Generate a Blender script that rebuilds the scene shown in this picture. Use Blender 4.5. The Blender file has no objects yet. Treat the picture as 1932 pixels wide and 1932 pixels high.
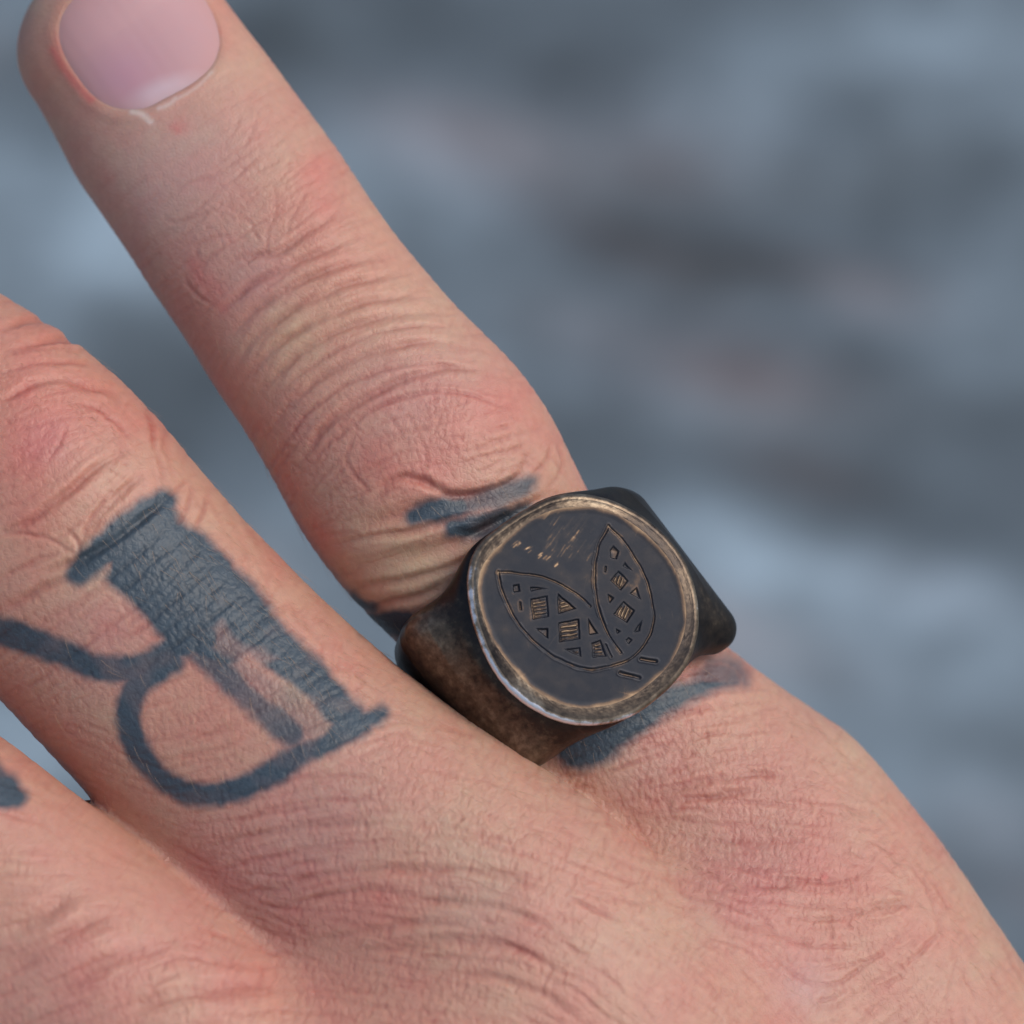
import bpy, math, random
import numpy as np
from mathutils import Matrix, Vector

rng = np.random.default_rng(7)
random.seed(7)
S = bpy.context.scene
COL = S.collection
MM = 0.001

# ------------------------------------------------------------------ camera
PITCH = math.radians(45)
HAND_AT = Vector((0.0, 0.0, 0.36))          # where the hand is held above the ground
D = 350.0                                   # mm from lens to the ring
K = 0.036                                   # mm per picture unit (1932 units across) at the ring
FRAME = 1932 * K
cam_d = bpy.data.cameras.new("camera")
cam = bpy.data.objects.new("camera", cam_d)
COL.objects.link(cam)
S.camera = cam
RC = Matrix.Rotation(math.radians(90) - PITCH, 4, 'X')
back = (RC @ Vector((0, 0, 1, 0))).to_3d()
cam.matrix_world = Matrix.Translation(HAND_AT + back * D * MM) @ RC
cam_d.sensor_width = 36
cam_d.lens = 36 * D / FRAME
cam_d.clip_start = 0.01
cam_d.clip_end = 5000
cam_d.dof.use_dof = True
cam_d.dof.focus_distance = (D + 2.0) * MM
cam_d.dof.aperture_fstop = cam_d.lens / 6.8   # about 7 mm of open aperture
M_HAND = Matrix.Translation(HAND_AT) @ RC   # hand frame: x right, y up along the hand's back, z out of its back

# ------------------------------------------------------------------ light
w = bpy.data.worlds.new("World")
S.world = w
w.use_nodes = True
nt = w.node_tree
nt.nodes.clear()
sky = nt.nodes.new("ShaderNodeTexSky")
sky.sky_type = 'NISHITA'
sky.sun_disc = False
SUN_EL, SUN_ROT = math.radians(54), math.radians(104)
sky.sun_elevation = SUN_EL
sky.sun_rotation = SUN_ROT
sky.air_density = 1.0
sky.dust_density = 2.5
bg = nt.nodes.new("ShaderNodeBackground")
bg.inputs["Strength"].default_value = 0.14
wo = nt.nodes.new("ShaderNodeOutputWorld")
nt.links.new(sky.outputs[0], bg.inputs[0])
nt.links.new(bg.outputs[0], wo.inputs[0])
sd_ = bpy.data.lights.new("sun", 'SUN')
sun = bpy.data.objects.new("sun", sd_)
COL.objects.link(sun)
sd_.energy = 1.75
sd_.angle = math.radians(36)
sd_.color = (1.0, 0.92, 0.83)
to_sun = Vector((math.sin(SUN_ROT) * math.cos(SUN_EL), math.cos(SUN_ROT) * math.cos(SUN_EL), math.sin(SUN_EL)))
sun.rotation_euler = to_sun.to_track_quat('Z', 'Y').to_euler()
S.view_settings.view_transform = 'Standard'
S.view_settings.look = 'None'
S.view_settings.exposure = 0.0
S.view_settings.gamma = 1.0

# ------------------------------------------------------------------ helpers
def tag(o, label=None, cat=None, kind=None):
    if label: o["label"] = label
    if cat: o["category"] = cat
    if kind: o["kind"] = kind

def make_mesh(name, V, F, mat, parent=None, attrs=None, smooth=True):
    me = bpy.data.meshes.new(name)
    V = np.asarray(V, dtype=np.float32); F = np.asarray(F, dtype=np.int32)
    n, k = F.shape
    me.vertices.add(len(V)); me.vertices.foreach_set("co", V.ravel())
    me.loops.add(n * k); me.loops.foreach_set("vertex_index", F.ravel())
    me.polygons.add(n)
    me.polygons.foreach_set("loop_start", np.arange(0, n * k, k, dtype=np.int32))
    me.polygons.foreach_set("loop_total", np.full(n, k, dtype=np.int32))
    me.update(calc_edges=True)
    me.polygons.foreach_set("use_smooth", np.full(n, smooth, dtype=bool))
    for an, data in (attrs or {}).items():
        if data.ndim == 2:
            a = me.attributes.new(an, 'FLOAT_COLOR', 'POINT')
            full = np.ones((len(V), 4), dtype=np.float32); full[:, :3] = data
            a.data.foreach_set("color", full.ravel())
        else:
            a = me.attributes.new(an, 'FLOAT', 'POINT')
            a.data.foreach_set("value", data.astype(np.float32))
    me.materials.append(mat)
    me.update()
    o = bpy.data.objects.new(name, me)
    COL.objects.link(o)
    if parent: o.parent = parent
    return o

def unproj(P, z):
    """picture-unit point -> hand frame (mm) at height z"""
    P = np.atleast_2d(np.asarray(P, float)); z = np.asarray(z, float)
    f = (1 - z / D) * K
    return np.stack([(P[:, 0] - 966) * f, -(P[:, 1] - 966) * f, np.broadcast_to(z, (len(P),))], 1)

def sstep(a, b, x):
    t = np.clip((x - a) / (b - a), 0, 1)
    return t * t * (3 - 2 * t)

def smooth1(a, n):
    k = np.hanning(n + 2)[1:-1]; k /= k.sum()
    return np.convolve(np.pad(a, n // 2, mode='edge'), k, mode='valid')[:len(a)]

class Limb:
    """limb along a chord, elliptical section that varies on the way"""
    def __init__(self, st, roll=0.0, cap0=None, cap1=None, ex=2.2, soft=21):
        st = np.array(st, float)
        pos = unproj(st[:, :2], st[:, 2])
        self.o = pos[0]
        c = pos[-1] - pos[0]; c /= np.linalg.norm(c); self.c = c
        u = np.cross(c, [0, 0, 1.0]); u /= np.linalg.norm(u)
        if u[0] < 0: u = -u
        n = np.cross(u, c)
        if n[2] < 0: n = -n
        r = math.radians(roll)
        self.u = u * math.cos(r) - n * math.sin(r)
        self.n = n * math.cos(r) + u * math.sin(r)
        rel = pos - self.o
        s = rel @ c
        self.s0, self.s1 = s[0], s[-1]
        self.S = np.linspace(s[0], s[-1], 200)
        f = lambda a: smooth1(np.interp(self.S, s, a), soft)
        self.cu, self.cn = f(rel @ self.u), f(rel @ self.n)
        self.ru, self.rn = f(st[:, 3] * K), f(st[:, 4])
        self.cap0 = cap0 or self.ru[0]; self.cap1 = cap1 or self.ru[-1]
        self.ex = ex
    def f(self, p):
        q = p - self.o
        s = q @ self.c
        g = lambda t: np.interp(s, self.S, t)
        a = (q @ self.u - g(self.cu)) / g(self.ru)
        rn = g(self.rn)
        b = (q @ self.n - g(self.cn)) / rn
        e = np.maximum(self.s0 - s, 0) / self.cap0 + np.maximum(s - self.s1, 0) / self.cap1
        ex = self.ex
        rho = (np.abs(a) ** ex + np.abs(b) ** ex + np.abs(e) ** ex) ** (1 / ex)
        return (rho - 1) * rn

def smin(a, b, k):
    h = np.maximum(k - np.abs(a - b), 0) / k
    return np.minimum(a, b) - h * h * k * 0.25

# ------------------------------------------------------------------ the hand's form
#          px     py     z    half-width  half-depth(mm)
PINKY = Limb([(232, 77, -18, 208, 6.0), (310, 201, -16.6, 222, 6.5), (432, 370, -14.8, 227, 6.8), (563, 569, -12.6, 228, 6.9),
              (671, 713, -10.8, 238, 7.2), (742, 806, -10.3, 256, 8.0), (807, 892, -10.0, 268, 8.5), (880, 1005, -10.6, 252, 7.9),
              (950, 1104, -11.2, 226, 7.2), (1060, 1250, -12.0, 232, 7.6), (1200, 1420, -14, 284, 8.6), (1340, 1590, -14.2, 352, 10.2),
              (1500, 1780, -13.5, 348, 11.6), (1700, 2050, -13.5, 322, 12), (2100, 2600, -16, 330, 12), (2600, 3300, -20, 420, 14)],
             roll=10, cap0=6.6, soft=11)
RINGF = Limb([(-1050, 250, -30, 200, 6.5), (-900, 340, -26, 235, 7.2), (-560, 530, -18, 250, 7.6), (-300, 690, -12.5, 284, 8.4), (-136, 800, -9, 300, 9.2),
              (61, 958, -6.8, 304, 9.8), (209, 1128, -6.5, 286, 9.2), (416, 1346, -5.8, 292, 9.3), (600, 1530, -4.3, 305, 9.8),
              (780, 1700, -2.8, 355, 10.5), (930, 1870, -2.3, 410, 11.5), (1100, 2080, -2.5, 400, 12.5), (1500, 2500, -8, 350, 13.5), (2300, 3400, -20, 420, 14)],
             roll=-4, cap0=8)
MIDF = Limb([(-1500, 700, -30, 210, 7), (-1300, 830, -24, 245, 7.6), (-900, 1110, -12, 270, 8.4), (-560, 1370, -4, 300, 9.6), (-138, 1655, 0.5, 298, 9.6),
             (50, 1822, 1.2, 305, 10), (300, 2035, 1.5, 330, 11), (620, 2320, 1, 350, 13), (1200, 2850, -6, 350, 14), (2000, 3700, -19, 400, 14)],
            roll=-6, cap0=8)
INDF = Limb([(-1750, 1350, -28, 220, 7), (-1500, 1500, -22, 250, 8), (-1100, 1790, -12, 290, 9), (-700, 2100, -5, 310, 10), (-300, 2420, -2, 320, 10.5),
             (100, 2750, -2, 350, 12), (700, 3200, -8, 360, 14), (1650, 4000, -20, 400, 14)], roll=-8, cap0=8)
PALM = Limb([(760, 2180, -15, 700, 10), (1100, 2550, -18, 950, 12), (1600, 3150, -20, 850, 14), (2100, 3750, -22, 720, 16), (2700, 4450, -24, 700, 18)], cap0=14, cap1=6)
THUMB = Limb([(-650, 3450, -52, 330, 9), (-200, 3500, -46, 330, 10), (500, 3500, -34, 420, 13), (1500, 3700, -24, 500, 15)], cap0=10)

def hand_f(p):
    x, y = p[:, 0] / K, -p[:, 1] / K
    q = x * 0.65 + y * 0.75
    f = smin(PINKY.f(p), RINGF.f(p), 0.8 + 9.0 * sstep(570, 900, q))
    f = smin(f, MIDF.f(p), 1.5 + 13.0 * sstep(260, 720, q))
    f = smin(f, INDF.f(p), 0.8 + 11.0 * sstep(200, 900, q))
    f = smin(f, PALM.f(p), 6.0)
    f = smin(f, THUMB.f(p), 10.0)
    return f

def grad(fun, p, e=0.05):
    k = np.array([[1, -1, -1], [-1, -1, 1], [-1, 1, -1], [1, 1, 1]], float)
    g = np.zeros_like(p)
    for kk in k: g += kk * fun(p + kk * e)[:, None]
    return g / (4 * e)

def project(fun, p, it=2):
    for _ in range(it):
        g = grad(fun, p)
        v = fun(p)
        st = (v / np.maximum((g * g).sum(1), 1e-4))[:, None] * g
        L = np.linalg.norm(st, axis=1, keepdims=True)
        p = p - st * np.minimum(1, 0.6 / np.maximum(L, 1e-9))
    return p

def surface_nets(fun, lo, hi, h):
    ax = [np.arange(l, u_ + h, h) for l, u_ in zip(lo, hi)]
    nx, ny, nz = map(len, ax)
    q = 4
    cax = [np.arange(l, u_ + h * (q + 1), h * q) for l, u_ in zip(lo, hi)]
    X, Y, Z = np.meshgrid(*cax, indexing='ij')
    cv = fun(np.stack([X.ravel(), Y.ravel(), Z.ravel()], 1)).reshape(X.shape).astype(np.float32)
    vol = cv.repeat(q, 0).repeat(q, 1).repeat(q, 2)[:nx, :ny, :nz].copy()
    pts = np.argwhere(np.abs(vol) < h * q * 2.2)
    P_ = np.stack([ax[k][pts[:, k]] for k in range(3)], 1)
    vals = np.concatenate([fun(P_[i:i + 300000]) for i in range(0, len(P_), 300000)])
    vol[tuple(pts.T)] = vals
    ins = vol < 0
    cx, cy, cz = nx - 1, ny - 1, nz - 1
    acc = np.zeros((cx, cy, cz, 3), np.float32); cnt = np.zeros((cx, cy, cz), np.float32)
    offs = [(a, b, c) for a in (0, 1) for b in (0, 1) for c in (0, 1)]
    def sl(o): return (slice(o[0], o[0] + cx), slice(o[1], o[1] + cy), slice(o[2], o[2] + cz))
    for d in range(3):
        for o in offs:
            if o[d]: continue
            o2 = list(o); o2[d] = 1
            A, B = vol[sl(o)], vol[sl(o2)]
            cr = (A < 0) != (B < 0)
            t = np.where(cr, A / np.where(cr, A - B, 1), 0)
            cnt += cr
            for e in range(3):
                acc[..., e] += np.where(cr, o[e] + (t if e == d else 0), 0)
    act = cnt > 0
    idx = np.full(cnt.shape, -1, np.int64); idx[act] = np.arange(act.sum())
    ijk = np.argwhere(act)
    V = (ijk + acc[act] / cnt[act][:, None]) * h + np.array(lo)
    Fs = []
    for d in range(3):
        e1, e2 = (d + 1) % 3, (d + 2) % 3
        s0 = [slice(1, -1)] * 3; s0[d] = slice(0, -1)
        s1 = list(s0); s1[d] = slice(1, None)
        a, b = ins[tuple(s0)], ins[tuple(s1)]
        for flip in (False, True):
            m = np.argwhere((a & ~b) if not flip else (~a & b))
            m[:, e1] += 1; m[:, e2] += 1
            c00 = m.copy(); c10 = m.copy(); c10[:, e1] -= 1
            c11 = c10.copy(); c11[:, e2] -= 1
            c01 = m.copy(); c01[:, e2] -= 1
            qd = np.stack([idx[tuple(c.T)] for c in (c00, c10, c11, c01)], 1)
            Fs.append(qd[:, ::-1] if flip else qd)
    return V, np.concatenate(Fs)

def weld(V, F, tol=1e-4):
    key = np.round(V / tol).astype(np.int64)
    _, first, inv = np.unique(key, axis=0, return_index=True, return_inverse=True)
    return V[first], inv.reshape(-1)[F]

def subdiv(V, F, n):
    """split every quad n x n, bilinear"""
    t = np.linspace(0, 1, n + 1)
    U, W = np.meshgrid(t, t, indexing='ij')
    U = U.ravel(); W = W.ravel()
    q = V[F]
    P = (q[:, None, 0] * ((1 - U) * (1 - W))[None, :, None] + q[:, None, 1] * (U * (1 - W))[None, :, None]
         + q[:, None, 2] * (U * W)[None, :, None] + q[:, None, 3] * ((1 - U) * W)[None, :, None])
    i, j = np.meshgrid(np.arange(n), np.arange(n), indexing='ij')
    a = (i * (n + 1) + j).ravel()
    loc = np.stack([a, a + n + 1, a + n + 2, a + 1], 1)
    base = (np.arange(len(F)) * (n + 1) ** 2)[:, None, None]
    return weld(P.reshape(-1, 3), (loc[None] + base).reshape(-1, 4))

def surf(P, fun=None):
    """picture point -> point on the back of the hand (hand frame, mm)"""
    fun = fun or hand_f
    P = np.atleast_2d(np.asarray(P, float))
    zs = np.arange(22, -32, -0.5)
    f = (1 - zs / D) * K
    X = (P[:, :1] - 966) * f; Y = -(P[:, 1:2] - 966) * f
    Z = np.broadcast_to(zs, X.shape)
    v = fun(np.stack([X.ravel(), Y.ravel(), Z.ravel()], 1)).reshape(X.shape)
    hit = v < 0
    first = np.where(hit.any(1), hit.argmax(1), v.argmin(1))
    r = np.arange(len(P)); prev = np.maximum(first - 1, 0)
    v1, v0 = v[r, first], v[r, prev]
    t = np.where(hit.any(1), v0 / np.where(np.abs(v0 - v1) < 1e-9, 1, v0 - v1), 1)
    z = zs[prev] + (zs[first] - zs[prev]) * np.clip(t, 0, 1)
    return unproj(P, z)

# ------------------------------------------------------------------ relief and colour of the skin, laid out over the back of the hand
CELL = 0.05
HALF = 42.0
NC = int(2 * HALF / CELL)
fx = np.fft.fftfreq(NC, CELL)[:, None]; fy = np.fft.rfftfreq(NC, CELL)[None, :]
FR2 = fx ** 2 + fy ** 2
def blur(img, s): return np.fft.irfft2(np.fft.rfft2(img) * np.exp(-2 * (math.pi * s) ** 2 * FR2), s=img.shape)
def fnoise(scale, ani=None):
    n = blur(rng.standard_normal((NC, NC)), scale)
    return n / n.std()
GX = (np.arange(NC) + 0.5) * CELL - HALF
CX, CY = np.meshgrid(GX, GX, indexing='ij')
def sample(img, x, y):
    a = np.clip((x + HALF) / CELL - 0.5, 0, NC - 1.001); b = np.clip((y + HALF) / CELL - 0.5, 0, NC - 1.001)
    i = a.astype(int); j = b.astype(int); a -= i; b -= j
    return (img[i, j] * (1 - a) * (1 - b) + img[i + 1, j] * a * (1 - b) + img[i, j + 1] * (1 - a) * b + img[i + 1, j + 1] * a * b)

SIG = [0.088, 0.125, 0.22, 0.42]
acc = [np.zeros((NC, NC)) for _ in SIG]
def splat(img, x, y, m):
    a = (x + HALF) / CELL - 0.5; b = (y + HALF) / CELL - 0.5
    i = np.floor(a).astype(int); j = np.floor(b).astype(int); a -= i; b -= j
    ok = (i >= 0) & (j >= 0) & (i < NC - 1) & (j < NC - 1)
    i, j, a, b = i[ok], j[ok], a[ok], b[ok]; m = np.broadcast_to(m, x.shape)[ok]
    flat = img.ravel()
    for di, dj, wt in ((0, 0, (1 - a) * (1 - b)), (1, 0, a * (1 - b)), (0, 1, (1 - a) * b), (1, 1, a * b)):
        flat += np.bincount((i + di) * NC + j + dj, weights=wt * m, minlength=NC * NC)

def catmull(P, n=24, closed=False):
    P = np.asarray(P, float)
    if closed: Q = np.concatenate([P[-1:], P, P[:2]])
    else: Q = np.concatenate([2 * P[:1] - P[1:2], P, 2 * P[-1:] - P[-2:-1]])
    out = []
    t = np.linspace(0, 1, n, endpoint=False)[:, None]
    for i in range(1, len(Q) - 2):
        a, b, c, d = Q[i - 1], Q[i], Q[i + 1], Q[i + 2]
        out.append(0.5 * ((2 * b) + (c - a) * t + (2 * a - 5 * b + 4 * c - d) * t ** 2 + (3 * b - a - 3 * c + d) * t ** 3))
    if not closed: out.append(P[-1:])
    return np.concatenate(out)

def resample(C, ds):
    L = np.concatenate([[0], np.cumsum(np.linalg.norm(np.diff(C, axis=0), axis=1))])
    n = max(3, int(L[-1] / ds))
    s = np.linspace(0, L[-1], n)
    return np.stack([np.interp(s, L, C[:, k]) for k in range(C.shape[1])], 1), L[-1] / (n - 1)

bat = [[[], [], []] for _ in SIG]
def crease(P, depth=0.12, w=1, taper=0.25, wob=0.06):
    C = catmull(surf(P)[:, :2], 16)
    C, ds = resample(C, 0.04)
    n = len(C)
    t = np.linspace(0, 1, n)
    ph = rng.uniform(0, 6.28, 4)
    L = n * ds
    C = C + wob * np.stack([np.sin(t * L * 1.7 + ph[0]) * .6 + np.sin(t * L * 4.3 + ph[1]) * .3,
                            np.sin(t * L * 1.9 + ph[2]) * .6 + np.sin(t * L * 4.9 + ph[3]) * .3], 1)
    env = np.minimum(1, np.minimum(t, 1 - t) / taper + 0.02) * (0.8 + 0.2 * np.sin(t * L * 1.1 + ph[1]))
    m = depth * env * SIG[w] * math.sqrt(2 * math.pi) * ds / CELL ** 2
    bat[w][0].append(C[:, 0]); bat[w][1].append(C[:, 1]); bat[w][2].append(m)

# creases one can follow: (depth mm, width class, points)
CR = [
 # little finger, end joint
 (.13, 1, [(330,380),(345,350),(400,330),(450,300),(480,285)]), (.1, 1, [(400,385),(440,395),(470,420),(490,460),(500,480)]),
 (.22, 2, [(420,500),(470,485),(520,478),(570,445),(610,420),(640,395)]), (.1, 1, [(500,480),(505,440),(520,400),(515,360)]),
 (.1, 1, [(300,400),(330,420),(390,400),(420,390)]), (.1, 1, [(455,285),(480,240),(485,200)]), (.08, 1, [(420,270),(445,240),(455,210)]),
 (.12, 1, [(540,470),(545,420),(575,370),(580,340)]), (.12, 1, [(640,395),(650,340),(630,300)]), (.1, 1, [(345,520),(370,555),(410,580)]),
 (.1, 1, [(380,500),(370,470),(400,450),(440,445)]),
 # transverse folds, middle of the little finger
 (.16, 2, [(400,600),(470,540),(540,505),(620,470),(690,440)]),
 (.17, 2, [(430,640),(480,585),(560,535),(650,500),(740,480)]),
 (.17, 2, [(440,690),(500,620),(590,565),(680,530),(780,515)]),
 (.15, 2, [(450,730),(520,655),(610,600),(710,565),(830,560)]),
 (.15, 2, [(470,760),(550,680),(640,625),(740,595),(860,590)]),
 (.14, 1, [(500,770),(570,705),(660,650),(760,618),(880,618)]),
 (.14, 2, [(500,830),(560,750),(640,690),(740,655),(830,645),(900,665)]),
 (.14, 1, [(520,860),(590,770),(680,715),(770,690),(860,690),(920,705)]),
 (.22, 2, [(560,880),(620,800),(700,745),(780,710),(850,695),(900,700)]),
 (.13, 1, [(590,900),(600,860),(650,815),(720,765),(800,735)]),
 # middle joint of the little finger
 (.15, 1, [(660,790),(720,765),(800,742),(860,740),(930,760),(970,775)]),
 (.06, 1, [(650,880),(665,830),(680,790),(700,770)]),
 (.2, 2, [(780,895),(820,920),(850,935),(900,930),(950,915),(985,890),(1000,850)]),
 (.13, 1, [(765,780),(790,820),(805,860),(800,890)]), (.1, 1, [(700,770),(740,790),(770,850)]),
 (.12, 1, [(850,880),(900,865),(960,850),(1000,835)]),
 (.22, 2, [(700,945),(730,915),(760,900),(800,910),(850,935)]),
 (.16, 1, [(640,850),(665,890),(690,920),(700,945)]), (.13, 1, [(600,930),(640,890),(660,870)]),
 (.24, 3, [(640,990),(700,985),(760,970),(820,950),(880,945),(940,935),(1000,900)]),
 (.12, 1, [(690,960),(680,940),(700,920)]),
 (.2, 2, [(620,1030),(680,1015),(760,1005),(840,985),(900,970)]),
 (.25, 3, [(640,1075),(720,1060),(800,1040),(880,1020),(940,985),(1010,960)]),
 (.18, 2, [(650,1110),(720,1100),(800,1085),(870,1060),(930,1025)]),
 (.18, 2, [(670,1150),(740,1135),(800,1120),(860,1090)]),
 (.16, 2, [(850,1000),(890,1005),(940,985),(980,960),(1040,930)]),
 (.12, 1, [(1000,900),(1030,870),(1040,830)]), (.12, 1, [(1030,930),(1060,880),(1050,830)]),
 # ring finger, middle joint
 (.18, 2, [(0,665),(60,650),(130,640),(220,645)]), (.15, 2, [(0,620),(80,605),(160,610)]), (.12, 1, [(0,705),(50,690),(130,685),(200,700)]),
 (.2, 2, [(0,760),(50,730),(110,715),(160,730),(210,740),(230,775)]),
 (.24, 2, [(0,1010),(50,985),(100,950),(150,910),(200,870),(255,845)]),
 (.18, 1, [(80,885),(110,840),(130,800)]), (.16, 1, [(255,845),(220,800),(180,770),(120,760)]),
 (.18, 1, [(290,850),(285,800),(275,760)]), (.14, 1, [(305,860),(312,820),(315,790)]), (.14, 1, [(345,880),(355,850),(355,820)]),
 (.16, 2, [(150,1020),(200,960),(240,920),(270,890)]), (.15, 1, [(150,1050),(160,1000),(200,940),(230,900)]),
 (.15, 1, [(0,1005),(60,1010),(100,1020),(150,1055)]), (.15, 1, [(150,1055),(145,1020),(120,995)]),
 (.22, 2, [(60,1090),(140,1060),(200,1030),(260,985),(330,930)]), (.16, 1, [(305,950),(340,915),(350,900)]),
 (.16, 1, [(330,1000),(355,950),(365,910)]), (.16, 1, [(370,1000),(385,960),(390,930)]),
 (.15, 2, [(0,1150),(60,1120),(120,1090),(180,1050)]), (.13, 1, [(0,1090),(60,1060),(110,1045)]),
 # across the ring finger's lettering
 (.18, 1, [(60,1190),(140,1140),(220,1080),(300,1010),(345,960)]), (.18, 1, [(90,1210),(180,1150),(260,1090),(330,1030),(380,985)]),
 (.18, 1, [(120,1240),(210,1180),(290,1120),(370,1050),(410,1015)]), (.17, 1, [(150,1255),(240,1200),(330,1130),(430,1045)]),
 (.17, 1, [(200,1270),(300,1200),(390,1130),(450,1080)]), (.16, 1, [(240,1290),(330,1215),(420,1150),(480,1110)]),
 (.15, 1, [(300,1290),(380,1220),(450,1180),(500,1140)]), (.15, 1, [(330,1330),(410,1260),(490,1205),(535,1165)]),
 (.15, 1, [(370,1350),(450,1290),(520,1240),(570,1200)]), (.14, 1, [(300,1240),(380,1185),(450,1130)]),
 (.14, 1, [(0,1210),(60,1180),(120,1150)]), (.14, 1, [(0,1260),(50,1230),(120,1190)]),
 (.14, 1, [(60,1280),(130,1240),(190,1200)]), (.14, 1, [(110,1290),(170,1255),(240,1220)]),
 (.13, 1, [(420,1360),(490,1320),(560,1280),(610,1240)]), (.13, 1, [(450,1390),(530,1350),(600,1310),(650,1280)]),
 (.13, 1, [(480,1420),(560,1380),(640,1350),(690,1320)]), (.12, 1, [(330,1380),(400,1350),(470,1330)]),
 (.12, 1, [(320,1410),(400,1385),(470,1365)]), (.12, 1, [(310,1440),(380,1420),(460,1405)]), (.14, 1, [(530,1420),(580,1400),(650,1395)]),
 # back of the hand below the ring finger
 (.16, 1, [(330,1530),(450,1500),(560,1470),(680,1465),(760,1480)]), (.16, 1, [(320,1560),(450,1545),(560,1515),(680,1510),(780,1530)]),
 (.17, 2, [(330,1620),(420,1590),(520,1570),(640,1555),(760,1560)]), (.16, 1, [(360,1650),(460,1630),(580,1600),(700,1590),(820,1600)]),
 (.18, 2, [(400,1690),(500,1680),(620,1650),(740,1640),(850,1650)]), (.18, 2, [(470,1720),(580,1700),(680,1680),(800,1690)]),
 (.15, 2, [(560,1780),(680,1760),(800,1740),(900,1750)]), (.15, 2, [(640,1800),(760,1790),(880,1780),(980,1800)]),
 # towards the little finger's knuckle
 (.15, 1, [(1060,1440),(1130,1420),(1200,1400),(1280,1370)]), (.16, 1, [(1100,1470),(1180,1445),(1270,1415),(1360,1395)]),
 (.16, 1, [(1150,1490),(1230,1470),(1320,1440),(1430,1430)]), (.2, 2, [(1170,1500),(1240,1500),(1330,1475),(1430,1460),(1500,1470)]),
 (.22, 2, [(1200,1515),(1270,1510),(1370,1500),(1460,1480)]), (.12, 1, [(1030,1410),(1100,1385),(1170,1350)]),
 (.16, 1, [(1260,1545),(1360,1555),(1460,1550),(1560,1560)]), (.18, 1, [(1240,1570),(1350,1585),(1480,1590),(1530,1575)]),
 (.2, 2, [(1330,1650),(1430,1670),(1500,1665),(1580,1660),(1650,1640)]), (.18, 1, [(1340,1630),(1400,1640),(1470,1660)]),
 (.18, 1, [(1380,1680),(1450,1700),(1560,1715),(1640,1720)]), (.2, 2, [(1530,1740),(1600,1725),(1680,1705),(1740,1700)]),
 (.2, 2, [(1350,1730),(1440,1750),(1520,1775),(1560,1770)]), (.16, 1, [(1400,1690),(1440,1730),(1480,1790),(1510,1850)]),
 (.16, 1, [(1560,1700),(1570,1760),(1560,1830)]), (.15, 1, [(1500,1840),(1600,1820),(1700,1790),(1760,1760)]),
 (.16, 1, [(1640,1860),(1720,1810),(1770,1760)]), (.12, 1, [(1100,1480),(1140,1540),(1180,1600)]), (.12, 1, [(1180,1510),(1210,1570),(1260,1640)]),
 (.14, 1, [(1230,1600),(1320,1640),(1400,1690)]), (.13, 1, [(1290,1680),(1380,1710),(1450,1745)]),
 # soft folds near the lower left corner
 (.2, 3, [(0,1760),(60,1740),(120,1700),(160,1690)]), (.2, 3, [(0,1840),(80,1790),(160,1745),(220,1730)]),
 (.18, 3, [(60,1900),(140,1850),(230,1800),(320,1790)]), (.16, 3, [(200,1925),(320,1880),(450,1860),(560,1870)]),
 (.16, 2, [(700,1650),(820,1640),(940,1650),(1050,1690)]), (.16, 2, [(700,1720),(830,1700),(960,1720),(1080,1770)]),
 (.18, 2, [(740,1780),(860,1770),(970,1790),(1060,1840)]), (.16, 2, [(800,1860),(900,1840),(1010,1870),(1100,1920)]),
]
for dpt, wd, pts in CR:
    x0_, y0_ = pts[0]
    lettering = x0_ < 700 and 1150 < y0_ < 1500
    loose = (x0_, y0_) in ((765,780), (700,770), (640,850), (600,930), (455,285), (540,470), (640,395), (80,885), (345,380), (400,385), (330,380), (690,960))
    crease(pts, dpt * (0.5 if (x0_ > 1020 and y0_ > 1400) or loose else 0.35 if lettering else 0.75 if pts[0][1] < 520 and pts[0][0] > 290 else .6 if pts[0][0] > 300 and pts[0][1] > 1520 else 1.0), wd)

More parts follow.
